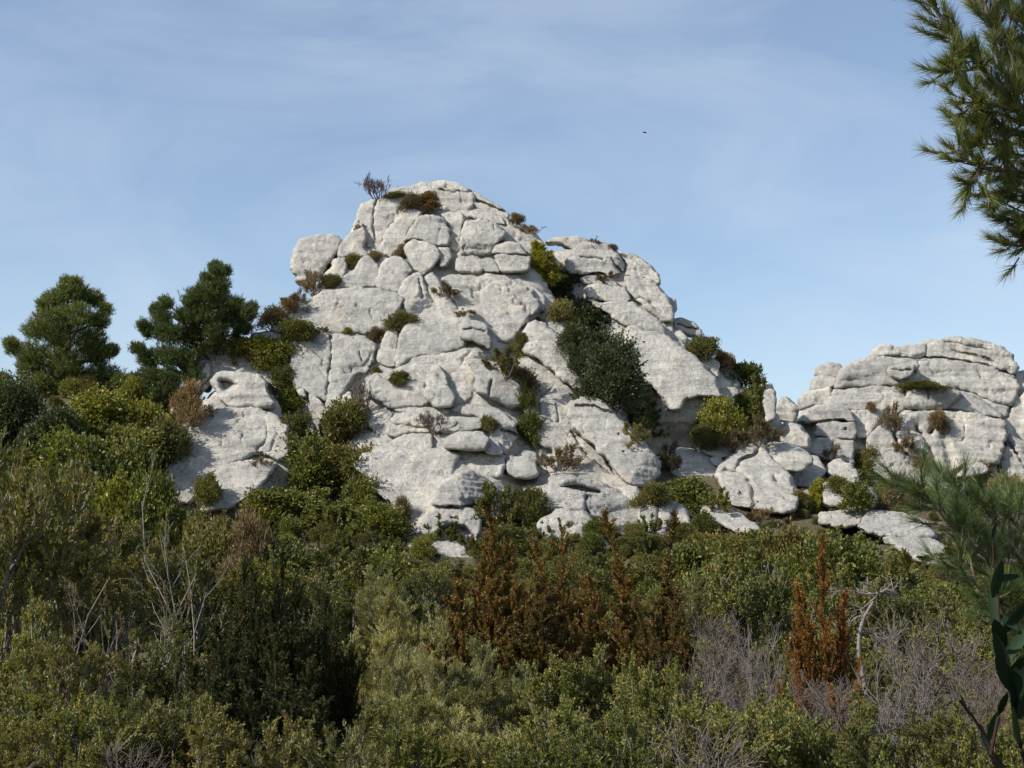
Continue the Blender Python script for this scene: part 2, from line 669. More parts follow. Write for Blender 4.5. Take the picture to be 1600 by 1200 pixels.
    strat = (np.tanh(lay * 9) * 0.085 + lay2 * 0.09) * lam * lm * sm ** 0.5
    fr = perlin(pw * np.array([.75, .75, .42]) + off * 1.3) + .25 * perlin(pw * 2.2 + off)
    frm = sstep(.0, .25, perlin(pw * .4 + off * 2.1))
    strat = strat - 0.17 * sm * frm * np.exp(-(fr / .035) ** 2)
    disp = (big + mid + rid + fin) * k + strat
    ed = np.concatenate([np.where(rim, 0.25, 1.0), np.ones(len(inn))])
    verts = verts + nrm * (disp * ed)[:, None]
    ploc = np.array(parent.location) if parent is not None else np.zeros(3)
    me = mesh_np(name, verts - C, [faces], ROCK)
    o = link(name, me, parent, tuple(C - ploc))
    add_solid(verts, faces)
    return o


def outcrop(name, loc, label, cat, group=None):
    e = bpy.data.objects.new(name, None)
    COL.objects.link(e)
    e.location = loc
    e.empty_display_size = 2
    tag(e, label, cat, group)
    return e


peak = outcrop('rock_outcrop', tuple(P(690, 860, 72.0)), 'tall pale limestone peak of stacked rounded blocks, highest rock in the middle of the view', 'rock outcrop')
shoulder = outcrop('rock_outcrop', tuple(P(1020, 700, 78.0)), 'rounded limestone shoulder right of the dark oak gully, stepping down to the right', 'rock outcrop')
crag = outcrop('rock_outcrop', tuple(P(1400, 780, 92.0)), 'separate broad layered limestone crag at the right with flat capping slabs', 'rock outcrop')
knoll = outcrop('rock_outcrop', tuple(P(350, 800, 67.0)), 'smooth pale rock knoll with a small hollow niche, beside the green slope at left', 'rock outcrop')


def blocks(parent, base, rows):
    for r in rows:
        crop, s = r[0], r[1]
        kw = dict(r[2]) if len(r) > 2 else {}
        kw['dy'] = kw.get('dy', 0.0) * 0.95
        rock('rock_block', crop, s, kw.pop('base', base), parent=parent, **kw)


# ---- bedrock that joins the blocks of each outcrop
def hugger(basefn, gap, far):
    d = np.concatenate(DEPTHS)
    cs = 6.0
    u0, v0 = d[:, 0].min() - 60, d[:, 1].min() - 60
    nx, ny = int((d[:, 0].max() + 60 - u0) / cs) + 1, int((d[:, 1].max() + 60 - v0) / cs) + 1
    ix = ((d[:, 0] - u0) / cs).astype(int)
    iy = ((d[:, 1] - v0) / cs).astype(int)
    D = np.full(ny * nx, 1e9)
    np.minimum.at(D, iy * nx + ix, d[:, 2])
    D = D.reshape(ny, nx)
    gu, gv = np.meshgrid(u0 + (np.arange(nx) + .5) * cs, v0 + (np.arange(ny) + .5) * cs)
    bs = basefn(gu, gv) + np.zeros_like(gu)
    W = (D < 1e8) * 1.0
    R = np.where(D < 1e8, D - bs, 0)

    def blur(a, sg):
        k = np.exp(-0.5 * (np.arange(-3 * sg, 3 * sg + 1) / sg) ** 2)
        k /= k.sum()
        a = np.apply_along_axis(lambda r: np.convolve(np.pad(r, 3 * sg, mode='edge'), k, 'valid'), 0, a)
        return np.apply_along_axis(lambda r: np.convolve(np.pad(r, 3 * sg, mode='edge'), k, 'valid'), 1, a)
    w = blur(W, 3)
    r = (blur(R * W, 3) + 0.06 * far) / (w + 0.06) + gap
    w2 = np.maximum(blur(W, 7), 1e-3)

    def f(u, v):
        x = np.clip((u - u0) / cs - .5, 0, nx - 1.001)
        y = np.clip((v - v0) / cs - .5, 0, ny - 1.001)
        i, j = x.astype(int), y.astype(int)
        fx, fy = x - i, y - j
        val = r[j, i] * (1 - fx) * (1 - fy) + r[j, i + 1] * fx * (1 - fy) + r[j + 1, i] * (1 - fx) * fy + r[j + 1, i + 1] * fx * fy
        return val + basefn(u, v)
    return f


def core(parent, poly, key, gap, far, back):
    rock('bedrock', 'P', poly, key, bulge=0.06, back=back, step=3, grow=-6, dome=.1, parent=parent, facet=0, rough=1.3, note=False,
         hug=hugger(BASES[key], gap, far))
    DEPTHS.clear()


# ---- the peak
blocks(peak, 'm', [
    ('A', '490,350 500,290 525,220 590,195 700,190 728,240 705,300 655,350 630,440 545,440 545,350', dict(dy=1.0, rnd=0.28, cracks=[('600,200 585,300 600,420', 2, .2)])),
    ('A', '405,475 430,410 480,360 540,338 555,400 535,440 570,480 440,490', dict(dy=.6)),
    ('A', '632,430 640,365 720,280 760,240 810,238 835,265 795,310 755,370 738,440 690,490 640,475', dict(dy=-.2, rnd=0.31)),
    ('A', '738,410 770,340 810,285 870,280 940,295 965,340 968,435 900,428 850,400 780,395', dict(dy=-.6, rnd=0.31, facet=.8)),
    ('A', '735,430 780,392 850,403 912,440 922,500 880,540 835,578 790,545 765,490', dict(dy=-.5, rnd=0.37)),
    ('A', '903,435 965,442 980,490 950,532 915,537 920,490', dict(dy=-.3)),
    ('A', '922,270 980,258 1035,270 1045,300 1025,360 1012,462 962,440 968,340 938,290', dict(dy=-.1, rnd=0.25)),
    ('A', '1018,445 1030,360 1050,305 1110,297 1190,312 1248,350 1242,390 1190,430 1182,472 1110,482 1030,468', dict(cuts=[('1020,425 1240,405', .9)], dy=-.9, bulge=0.58, rnd=0.31, facet=.4)),
    ('A', '1052,282 1090,248 1190,268 1240,300 1252,332 1200,318 1110,300', dict(dy=.0, bulge=0.65)),
    ('A', '640,180 680,145 730,143 840,115 930,105 1000,115 1082,155 1092,225 1050,278 1000,264 920,264 800,270 700,240', dict(dy=.8, rnd=0.31, cracks=[('920,150 1000,165 1080,160', 2, .2)])),
    ('A', '1080,158 1150,190 1230,240 1272,275 1262,292 1190,272 1088,240', dict(dy=1.0, bulge=0.58, cracks=[('1090,195 1170,225 1250,262', 1.6, .25)])),
    ('A', '1240,300 1300,320 1390,360 1442,410 1402,465 1370,482 1330,455 1240,425 1195,425 1242,385 1252,335', dict(dy=.5, rnd=0.25, lam=1.6)),
    ('A', '1178,468 1200,420 1250,405 1320,420 1362,478 1300,468 1220,468', dict(dy=-.9, bulge=0.72, rnd=0.43, facet=.2)),
    ('A', '1190,470 1240,468 1310,472 1372,485 1367,552 1330,562 1230,558 1208,520', dict(dy=-.6, bulge=0.58)),
    ('A', '1000,550 1005,488 1080,478 1132,500 1142,557 1080,565', dict(dy=-.2)),
    ('A', '1120,495 1180,492 1217,535 1217,562 1140,558', dict(dy=-.3)),
    ('A', '870,545 910,535 1000,480 1010,560 940,590 860,600', dict(dy=1.0)),
    ('A', '278,672 330,600 400,500 445,488 452,540 442,582 402,622 385,652 320,668', dict(dy=.5, rnd=0.31)),
    ('A', '393,642 440,575 500,555 530,490 560,478 605,520 622,560 602,635 540,640 470,637', dict(dy=.2, rnd=0.31)),
    ('A', '598,637 610,560 640,505 700,478 772,530 787,557 742,612 717,658 680,660', dict(dy=-.2, rnd=0.25)),
    ('A', '72,852 100,798 170,728 290,688 330,665 470,637 600,640 690,658 742,690 715,760 650,855 560,870 340,870 180,880', dict(dy=-.4, rnd=0.22, bulge=0.36, facet=.3, lam=.6)),
    ('A', '713,655 750,590 830,560 852,640 892,700 907,750 872,782 800,795 755,760 725,700', dict(cuts=[('760,770 840,560', .8)], dy=-.4, cracks=[('820,600 830,690', 2, .2)])),
    ('A', '838,590 880,558 922,600 942,660 1002,740 987,792 910,785 903,720 858,660', dict(dy=-.1, bulge=0.50)),
    ('A', '920,600 1000,558 1150,563 1290,580 1372,630 1420,690 1447,740 1392,790 1330,855 1270,925 1190,925 1165,850 1100,775 1005,750 985,690', dict(cuts=[('1000,760 1130,600', .0)], dy=.6, rnd=0.22, bulge=0.32)),
    ('A', '1120,665 1195,600 1290,603 1382,650 1425,740 1362,800 1282,905 1187,918 1140,770', dict(dy=.0, rnd=0.28, bulge=0.36, facet=.3, lam=1.3)),
    ('A', '1318,600 1380,618 1442,680 1452,740 1432,764 1400,690', dict(dy=.1)),
    ('A', '165,1040 180,930 220,868 300,858 540,868 605,930 592,990 562,1060 482,1085 440,1170 380,1200 300,1180 195,1130', dict(dy=-.3, rnd=0.20, bulge=0.30, facet=.35, lam=.7, cracks=[('375,880 380,960 365,1060 352,1180', 1.8, .28), ('520,960 530,1010', 1.6, .2)])),
    ('A', '0,865 60,858 112,860 132,890 110,907 0,907', dict(dy=.2, bulge=0.65)),
    # the middle block and its overhang
    ('A', '603,1005 620,930 650,858 717,843 712,920 702,1035 650,1040', dict(dy=-.6, rnd=0.28)),
    ('D', '226,205 240,130 270,78 330,62 480,73 520,33 570,28 622,60 647,110 652,190 600,165 545,150 515,190 440,210 300,228 236,275', dict(cuts=[('505,235 540,60', 1.3)], dy=-1.4, rnd=0.17, bulge=0.36, facet=.45)),
    ('L', '830,60 870,20 960,0 1040,10 1090,90 1125,190 1125,262 1085,270 1040,232 960,190 830,170', dict(dy=-2.2, rnd=0.25, bulge=0.58, lam=2.2, cracks=[('870,90 960,80 1060,110', 1.4, .2)])),
    ('D', '232,272 300,226 440,204 515,190 600,170 660,195 690,270 640,340 590,375 530,440 470,445 400,440 330,340 280,335 238,295', dict(cuts=[('560,330 575,190', .9)], dy=-.9, rnd=0.19, bulge=0.32, facet=.4)),
    ('D', '545,240 575,228 620,235 665,270 722,315 782,350 812,400 800,425 775,445 740,458 680,418 620,388 588,380 585,320', dict(cuts=[('560,360 820,445', 1.3), ('650,300 665,268', .4)], dy=-2.3, bulge=0.54, rnd=0.25, facet=.7, seed=4, cracks=[('650,330 640,390', 1.8, .25)])),
    ('D', '770,430 812,402 835,420 850,470 835,490 800,480', dict(dy=-.9)),
    ('D', '355,350 370,290 412,260 442,290 460,352 410,355', dict(dy=-1.8, facet=.8)),
    ('D', '352,402 356,345 410,350 458,348 488,405 472,445 400,450', dict(dy=-1.9, facet=.8, rnd=0.25)),
    ('D', '110,410 130,330 150,300 200,330 270,325 345,335 362,380 377,440 270,450 200,450 155,425', dict(dy=-1.2, lam=1.2)),
    ('D', '85,340 135,290 160,300 140,350 110,410 60,430', dict(dy=-.3)),
    ('D', '200,450 290,440 400,448 480,445 470,475 400,500 300,480 230,470', dict(dy=-.9, bulge=0.65)),
    # ledges
    ('D', '100,522 120,488 180,458 218,480 203,512 183,562 170,585 128,552', dict(dy=-.9)),
    ('D', '177,562 213,485 260,463 332,475 342,520 384,540 378,563 290,562 230,583', dict(dy=-1.6, rnd=0.25, lam=1.5, cracks=[('205,518 380,545', 1.4, .2)])),
    ('D', '392,557 400,530 450,508 560,493 607,500 608,548 560,558 450,567', dict(dy=-1.9, rnd=0.28)),
    ('D', '455,455 540,438 640,442 702,458 742,500 774,530 742,548 680,514 600,494 490,473', dict(dy=-1.1, bulge=0.72, rnd=0.37)),
    ('D', '598,552 608,498 680,512 772,545 762,592 712,664 680,625 650,592 640,560', dict(cuts=[('700,660 690,500', .9)], dy=-1.2, rnd=0.25, facet=.7, cracks=[('690,545 765,570', 1.8, .3)])),
    ('D', '177,622 213,588 270,566 382,563 393,638 300,643 210,638', dict(dy=-1.5, rnd=0.22)),
    ('D', '435,622 460,578 520,553 602,558 645,590 622,645 540,643 470,638', dict(cuts=[('440,612 640,612', 1.1)], dy=-2.5, bulge=0.68, rnd=0.43, facet=.2)),
    ('D', '388,568 442,568 452,610 440,636 390,640', dict(dy=-1.2)),
    ('D', '618,642 640,578 682,598 704,658 640,655', dict(dy=-1.8)),
    ('D', '482,745 478,700 520,648 640,655 704,660 715,700 692,760 640,765 560,755', dict(dy=-1.0, rnd=0.25, bulge=0.36)),
    ('D', '26,702 80,658 178,610 300,640 442,637 512,660 484,705 474,760 444,805 392,885 342,965 290,975 238,925 188,865 128,823 98,762', dict(dy=-1.4, rnd=0.15, bulge=0.24, facet=.3, lam=.5)),
    ('D', '382,884 430,800 500,740 560,732 602,755 654,790 668,840 602,873 550,893 480,895', dict(cuts=[('505,900 500,735', 1.1)], dy=-3.4, bulge=0.54, rnd=0.31, facet=.9, seed=11, lam=1.9)),
    ('D', '337,992 360,930 400,893 540,898 604,930 604,990 582,1045 540,1053 450,1048 368,1032', dict(dy=-2.8, rnd=0.25, dents=[('385,1022 410,985 470,955 530,965 580,1000 600,1060 480,1070 400,1060', 7, .75)])),
    ('D', '260,1150 282,1062 330,1045 480,1048 560,1078 610,1090 610,1140 400,1165', dict(dy=-3.0, rnd=0.22)),
    ('D', '758,668 800,638 852,653 858,692 790,678', dict(dy=.2)),
    # ridge between the middle and the gully
    ('D', '650,185 720,178 782,198 862,228 932,298 1022,358 1024,392 960,424 944,505 880,485 858,412 838,352 798,292 700,242', dict(dy=.3, rnd=0.25, facet=.5, cracks=[('870,410 935,355 1000,370', 1.6, .3)])),
    ('D', '866,412 930,350 1000,353 1028,400 1003,442 1003,524 960,535 868,494', dict(dy=.0, cracks=[('880,400 940,350', 1.5, .25), ('940,430 950,510', 1.5, .15)])),
    ('D', '836,500 880,478 940,528 1010,527 1062,578 1152,678 1224,770 1254,815 1180,805 1060,775 980,755 925,725 928,640 850,600', dict(cuts=[('850,560 940,530', 0.0)], dy=.1, rnd=0.22, bulge=0.29, cracks=[('1010,560 1060,640 1150,720 1215,775', 2, .2), ('1030,750 1120,740 1200,770', 2, .15)])),
    ('D', '850,490 900,480 935,530 935,640 925,720 870,690 830,600', dict(dy=.9, bulge=0.36)),
    # foot of the peak
    ('D', '857,912 890,860 920,768 980,748 1060,773 1182,800 1292,858 1334,890 1344,965 1334,1045 1260,1055 1180,1025 1128,960 1060,913 940,908', dict(cuts=[('1065,960 1050,770', .55)], dy=-1.6, rnd=0.19, bulge=0.32, facet=.8, seed=21, lam=1.6, dents=[('945,800 1010,778 1090,800 1140,815 1150,835 1090,832 1000,815', 3, .8)], cracks=[('1075,840 1065,900 1130,960', 2.0, .25)])),
    ('D', '855,965 940,905 1060,912 1132,980 1194,1030 1210,1090 1100,1085 1000,1075 880,1025', dict(cuts=[('1130,1080 1160,1000', 1.0)], dy=-2.3, rnd=0.22, bulge=0.36)),
    ('D', '996,1070 1100,1080 1210,1090 1210,1140 1040,1150', dict(dy=-2.2)),
    ('D', '1326,890 1400,868 1482,868 1533,930 1550,972 1480,1070 1350,1070 1316,1000', dict(dy=-1.3, rnd=0.22, facet=.9, cracks=[('1400,880 1390,960 1360,1050', 2.5, .35), ('1480,880 1440,1000', 2.5, .35)])),
    ('D', '1240,800 1300,800 1330,860 1290,870 1240,840', dict(dy=-.9)),
    ('D', '1178,480 1222,438 1292,468 1342,540 1300,565 1238,545', dict(dy=3.5)),
    ('D', '1100,390 1180,380 1240,440 1290,560 1220,520 1150,440', dict(dy=3.0)),
])

core(peak, '415,640 440,520 500,440 530,385 575,320 650,292 740,310 830,355 845,420 880,480 900,560 940,640 1010,730 1060,820 1060,890 640,890 590,860 520,800 440,760 400,700', 'm', 1.15, 1.6, 14)

# ---- the shoulder
blocks(shoulder, 's', [
    ('B', '180,102 250,73 380,70 454,95 402,132 340,153 288,112', dict(dy=1.2, bulge=0.58)),
    ('B', '298,232 330,168 380,123 450,108 540,113 602,160 643,230 632,283 570,303 500,283 420,283 340,288 308,262', dict(cuts=[('575,310 590,150', .9)], dy=.2, rnd=0.25, bulge=0.50, cracks=[('390,195 460,192 520,200', 1.6, .25), ('570,200 600,250 640,290', 2.5, .35)], lam=1.3)),
    ('B', '598,148 680,168 772,218 833,290 838,343 760,313 640,293 643,230', dict(dy=.8, rnd=0.28, lam=1.3)),
    ('B', '638,300 700,293 802,323 853,380 903,440 923,500 913,553 850,558 798,513 720,443 648,383', dict(cuts=[('650,400 900,520', .8)], dy=.2, rnd=0.28, bulge=0.43, cracks=[('660,420 740,420 850,500', 2, .12)])),
    ('B', '383,317 420,288 500,290 562,308 603,340 643,373 520,353 440,348 408,343', dict(dy=.2)),
    ('B', '408,372 440,345 540,350 643,370 684,430 640,453 540,443 428,423', dict(dy=-.3, rnd=0.31)),
    ('B', '425,430 520,443 600,438 682,448 764,488 834,560 878,620 874,645 800,615 720,583 640,580 568,525 480,480', dict(dy=-.5, rnd=0.25, bulge=0.50)),
    ('B', '630,650 658,578 750,598 862,638 964,700 1064,780 1134,860 1190,960 1184,992 1100,978 992,992 952,1060 878,1045 798,905 718,885 680,820 640,730', dict(dy=-.9, rnd=0.22, bulge=0.30, facet=.3, lam=.9, rough=.8)),
    ('B', '838,560 910,558 918,620 902,675 873,635', dict(dy=1.2)),
    ('B', '918,540 960,528 1042,568 1084,610 1078,645 1000,625 928,602', dict(dy=2.2, bulge=0.50, cracks=[('940,570 1060,600', 1.5, .25)])),
    ('B', '908,640 950,608 992,640 993,714 938,694', dict(dy=1.3, lam=2)),
    ('B', '998,722 1070,708 1132,758 1174,800 1179,873 1140,868 1058,782', dict(dy=.2, rnd=0.25)),
    ('B', '1158,745 1250,738 1287,830 1291,923 1260,944 1188,904 1178,820', dict(dy=1.2, rnd=0.25)),
    ('B', '1418,912 1470,903 1498,960 1503,1110 1440,1130 1428,1000', dict(dy=.0, rnd=0.25, lam=1.5)),
    ('B', '878,420 930,428 935,490 912,505', dict(dy=1.5)),
    ('B', '560,960 640,1000 700,1040 760,1110 690,1150 600,1090', dict(dy=.5)),
    ('B', '1160,940 1260,930 1300,960 1220,1010', dict(dy=-.2)),
])

core(shoulder, '830,395 900,385 960,390 1020,440 1060,520 1140,590 1200,620 1240,680 1240,740 1100,760 980,740 900,680 840,560 810,460', 's', 1.15, 2.2, 11)

# ---- the crag at the right
blocks(crag, 'f', [
    ('E', '960,152 985,113 1040,106 1088,118 1083,153 1000,155', dict(dy=.0, bulge=0.65, lam=2)),
    ('E', '1080,150 1083,113 1120,103 1190,103 1194,153 1140,161', dict(dy=.1, bulge=0.58)),
    ('E', '1166,97 1200,80 1238,84 1226,108 1172,108', dict(dy=.8)),
    ('E', '1187,157 1193,108 1250,78 1330,71 1420,83 1502,113 1554,150 1569,200 1563,229 1500,209 1400,174 1260,159', dict(dy=.1, rnd=0.28, bulge=0.58, lam=2.0, cracks=[('1270,90 1400,110 1500,140', 1.3, .2), ('1300,130 1420,150 1540,200', 1.3, .2)])),
    ('E', '970,152 1083,152 1190,158 1330,160 1384,176 1370,188 1260,172 1100,170 990,162', dict(dy=.2, bulge=0.72)),
    ('E', '812,287 830,228 865,183 950,158 1080,157 1150,167 1164,192 1110,240 1093,273 960,279 880,284', dict(dy=-.2, rnd=0.25, bulge=0.43, lam=1.5)),
    ('E', '1042,200 1100,182 1152,188 1132,237 1090,248 1048,232', dict(dy=-1.5, bulge=0.65, cracks=[('1050,208 1130,210', 1.3, .25)])),
    ('E', '1090,280 1150,213 1163,168 1260,162 1400,187 1502,212 1564,235 1582,290 1548,354 1480,344 1400,314 1330,279 1200,284', dict(dy=.0, rnd=0.22, bulge=0.40, lam=1.4)),
    ('E', '1330,280 1400,310 1480,340 1540,352 1530,400 1510,420 1470,370 1400,320', dict(dy=.2)),
    ('E', '787,357 810,288 880,281 1000,276 1097,276 1114,300 1098,344 1050,369 950,374 860,379', dict(dy=-.2, rnd=0.22, bulge=0.36, lam=1.3)),
    ('E', '1020,300 1100,290 1110,370 1060,400 1000,380', dict(dy=-.3)),
    ('E', '1092,336 1120,298 1180,278 1260,273 1322,293 1337,320 1290,354 1270,374 1180,379 1108,368', dict(cuts=[('1100,345 1330,335', 1.0)], dy=-1.5, rnd=0.31, bulge=0.54, cracks=[('1195,280 1200,330', 1.5, .15)])),
    ('E', '1267,373 1300,338 1380,308 1442,348 1493,380 1512,414 1450,404 1360,384', dict(dy=-.7, rnd=0.28)),
    ('E', '1070,452 1083,398 1108,378 1270,378 1380,388 1470,408 1512,415 1534,460 1514,524 1493,594 1440,604 1360,594 1280,648 1200,606 1130,566 1076,504',
     dict(dy=-.8, rnd=0.15, bulge=0.27, lam=1.1, cracks=[('1150,450 1190,500 1215,560 1240,640', 4, .35), ('1240,440 1210,470', 5, .5), ('1260,480 1290,560 1300,640', 7, .25)])),
    ('E', '1320,655 1370,588 1440,600 1454,630 1380,655', dict(dy=-1.2)),
    ('E', '936,562 960,478 1010,428 1048,440 1053,500 1100,568 1200,608 1335,652 1250,726 1100,690 996,656', dict(dy=-.9, rnd=0.19, bulge=0.32)),
    ('E', '738,228 745,193 780,180 832,183 843,210 822,243 780,238', dict(dy=1.0, bulge=0.65)),
    ('E', '718,293 725,248 750,230 822,240 818,272 790,284 740,295', dict(dy=.8, bulge=0.58)),
    ('E', '664,342 680,308 720,293 792,283 803,310 782,354 720,359 680,369', dict(dy=.6, rnd=0.25, lam=2)),
    ('E', '657,428 690,378 750,353 820,356 882,378 902,429 820,418 740,423 700,429', dict(cuts=[('660,415 900,412', .9)], dy=-1.6, rnd=0.37, bulge=0.58, facet=.2)),
    ('E', '732,488 735,423 800,418 898,425 908,470 892,498 800,491', dict(dy=-1.3, rnd=0.25, bulge=0.50, dents=[('848,448 862,446 866,460 850,460', 2, .4)])),
    ('E', '706,552 740,488 800,490 893,497 888,605 840,590 778,584', dict(dy=-1.3, rnd=0.25, bulge=0.43)),
    ('E', '662,430 730,430 735,490 710,520 690,470', dict(dy=.5)),
    ('E', '877,375 960,373 1018,363 1049,400 992,442 942,493 903,493 898,430', dict(cuts=[('945,500 1012,362', 1.6)], dy=-.6, facet=.9, rnd=0.19)),
    ('E', '890,490 945,490 935,580 890,600', dict(dy=.6)),
    ('E', '578,347 585,323 610,318 632,335 662,370 643,434 568,414 564,360', dict(dy=4.0, lam=2)),
    ('E', '1556,220 1620,205 1720,240 1720,310 1574,300', dict(dy=1.2)),
    ('E', '1533,484 1528,400 1558,328 1640,290 1730,330 1730,520 1600,508', dict(dy=.8, lam=1.5)),
    ('E', '1506,562 1540,478 1600,508 1730,510 1730,700 1600,690 1538,695 1516,655', dict(dy=.2, cracks=[('1530,500 1620,640', 2, .3)])),
    ('E', '1480,600 1520,580 1540,690 1480,690', dict(dy=1.0)),
])

core(crag, '1215,700 1240,660 1270,640 1320,580 1400,555 1500,545 1580,580 1700,600 1700,800 1500,810 1330,800 1260,760 1230,690', 'f', 1.15, 1.6, 12)

# ---- the knoll at the left
blocks(knoll, 'm', [
    ('C', '202,965 228,850 268,740 330,658 420,598 540,573 760,578 842,620 904,680 916,850 850,875 780,840 700,840 600,890 520,920 470,970 440,1050 350,1115 285,1120 235,1045 212,1005',
     dict(dy=-.6, rnd=0.19, bulge=0.30, facet=.25, lam=.9, cracks=[('530,710 540,740 532,790', 1.5, .2), ('655,705 645,770', 1.5, .2), ('790,680 790,760 740,800', 1.6, .2)])),
    ('C', '480,422 500,373 550,356 640,373 742,388 774,430 804,490 834,540 824,570 680,566 560,564 512,500', dict(dy=-.9, rnd=0.19, bulge=0.43, facet=.3, dents=[('495,415 540,395 600,408 640,440 610,455 570,475 535,480', 6, .75)])),
    ('C', '380,420 400,300 450,190 560,160 700,185 900,200 965,300 1010,480 900,570 800,420 500,400 430,480', dict(dy=1.0)),
    ('C', '395,615 440,558 520,518 565,570 540,590 440,628', dict(dy=-.4)),
    ('C', '240,604 270,538 340,468 400,398 440,305 472,328 452,402 382,484 332,544 282,606', dict(dy=.4)),
    ('C', '435,1080 480,958 540,908 640,878 690,868 762,888 856,893 804,964 744,1034 662,1096 600,1140 430,1165', dict(dy=-1.3, rnd=0.19, bulge=0.32, cracks=[('640,1130 760,1020', 2, .25)])),
    ('C', '958,470 1000,458 1013,510 980,503', dict(dy=-.4)),
    ('C', '1028,500 1060,498 1122,570 1134,610 1100,644 1048,582', dict(dy=-.4)),
    ('C', '1206,594 1220,508 1260,483 1312,520 1344,584 1280,620 1218,620', dict(dy=-1.0)),
    ('C', '998,640 1050,648 1063,724 1018,692', dict(dy=-1.0)),
    ('C', '1002,862 1040,788 1078,788 1052,855', dict(dy=-1.4)),
    ('C', '1126,540 1150,488 1202,498 1214,560 1170,624 1128,592', dict(dy=-.9)),
])

core(knoll, '270,690 330,600 420,590 470,700 460,800 340,830 270,780', 'm', 1.15, 1.6, 7)

# ---- loose boulders
for (lab, crop, s, base, kw) in [
    ('big round grey boulder perched at the left edge of the peak, against the sky', 'A', '182,510 187,450 228,402 310,377 400,383 438,410 402,472 357,522 320,580 250,612 205,606 187,560', 'm', dict(dy=1.6, bulge=0.61, rnd=0.43, facet=.2)),
    ('small white boulder among green bushes at the far left foot of the knoll', 'C', '106,735 150,688 210,668 268,675 274,720 230,764 180,804 128,772', 'm', dict(dy=.6, bulge=0.58, rnd=0.37)),
    ('flat white stone lying on top of the green bush mat', 'C', '686,180 710,146 800,140 868,150 879,182 800,193 720,195', 'm', dict(dy=-.2, bulge=0.72, rnd=0.43, facet=.2)),
    ('long upright boulder leaning left of the dark oak, pitted at its right edge', 'D', '782,152 810,78 850,58 902,80 964,140 1024,190 1094,290 1099,322 1062,374 1030,378 958,312 858,222 798,202', 'm', dict(cuts=[('1000,370 1060,240', .8)], dy=-.9, bulge=0.50, rnd=0.31, facet=.3)),
    ('grey slab wedged behind the upright boulder beside the dark oak', 'D', '888,60 930,18 974,60 1024,140 1030,184 960,144', 'm', dict(dy=.8)),
    ('largest leaning boulder, sliding down to the right with a long crack under it', 'D', '986,472 1008,418 1080,393 1144,408 1204,470 1264,540 1344,620 1404,690 1399,752 1342,799 1270,794 1218,742 1156,662 1056,572 1004,520', 'm', dict(cuts=[('1255,800 1350,630', .8)], dy=-1.6, bulge=0.54, rnd=0.31, facet=.3, rough=.8, dents=[('1212,560 1222,560 1226,580 1214,582', 2, .35), ('1232,640 1245,640 1255,668 1240,664', 2, .4)], cracks=[('1030,438 1090,434 1190,472', 1.5, .2)])),
    ('small round boulder under the ledges, half shaded by the ledge at its left', 'D', '712,712 730,670 790,673 852,688 871,742 820,768 748,758', 'm', dict(dy=-1.0, bulge=0.58, rnd=0.31)),
    ('rounded grey boulder on the saddle behind the brown bush', 'E', '576,462 610,428 672,438 708,490 704,533 640,534 588,502', 's', dict(dy=1.0, bulge=0.58)),
    ('wide overhanging boulder with a dark shelter underneath its right end', 'E', '506,542 530,513 580,508 662,528 718,570 718,603 660,634 600,625 556,582', 'l', dict(cuts=[('520,575 715,590', 1.4)], dy=-.8, bulge=0.65, rnd=0.37, facet=.3)),
    ('rock at the back of the shelter under the overhanging boulder', 'E', '600,590 700,568 745,570 774,640 744,669 700,700 620,690', 'l', dict(dy=2.8)),
    ('tall pale broken boulder with a creased face below the overhanging boulder', 'E', '316,642 350,588 400,548 450,513 502,518 544,570 604,630 644,690 664,740 642,796 560,806 518,795 448,785 386,775 354,742', 'l', dict(dy=-.6, rnd=0.19, bulge=0.36, facet=.9, seed=33, cracks=[('400,620 420,580 480,560 500,530', 2.5, .3), ('350,630 420,640 470,690 480,760', 4, .3), ('560,660 580,690 640,720', 4, .25)])),
    ('low grey boulder behind dry bushes, right of the largest leaning boulder', 'E', '96,572 170,533 240,543 324,590 334,644 270,666 146,656', 'l', dict(dy=.2, bulge=0.43)),
    ('round grey boulder sitting above the low grey boulder', 'E', '242,532 250,468 290,456 342,468 379,520 379,569 330,579 268,557', 'l', dict(dy=-.2, bulge=0.58, rnd=0.37)),
    ('long slanting slab rising out of the scrub below the pale broken boulder', 'E', '256,806 263,753 320,752 402,798 496,860 480,900 376,870', 'l', dict(dy=-1.2, bulge=0.43)),
    ('angular boulder tucked under the layered crag beside a leaning plate', 'E', '786,643 800,588 840,580 882,608 909,640 903,689 850,684', 'l', dict(dy=2.5, facet=.8)),
    ('smooth oblong boulder right of the yellow pine sapling', 'E', '761,742 768,688 810,672 902,683 962,698 992,740 972,784 880,789 798,779', 'l', dict(dy=-.5, bulge=0.58, rnd=0.37, facet=.3)),
    ('small white stone between the pale broken boulder and the yellow sapling', 'E', '656,722 700,708 714,740 700,770 656,765', 'l', dict(dy=.3)),
    ('wedge shaped boulder directly beneath the smooth oblong boulder', 'E', '760,802 820,793 902,785 949,800 912,855 860,870 764,850', 'l', dict(dy=-1.4)),
    ('broad flat slab, upper of the two beside the pine sapling at right', 'E', '900,866 950,793 1040,793 1132,818 1204,850 1236,908 1130,910 1030,900', 'l', dict(dy=-1.8, rnd=0.25)),
    ('broad flat slab, lower of the two beside the pine sapling at right', 'E', '1028,906 1130,908 1222,915 1310,970 1300,1030 1180,1015 1070,950', 'l', dict(dy=-2.8, rnd=0.25)),
    ('pale stone at the left end of the saddle under the green bushes', 'E', '290,575 330,568 345,590 330,610 300,600', 'l', dict(dy=-.4)),
]:
    kw.setdefault('grow', 1.5)
    kw.setdefault('dome', 0.6)
    o = rock('boulder', crop, s, base, **kw)
    tag(o, lab, 'boulder', 'loose limestone boulders around the outcrops')

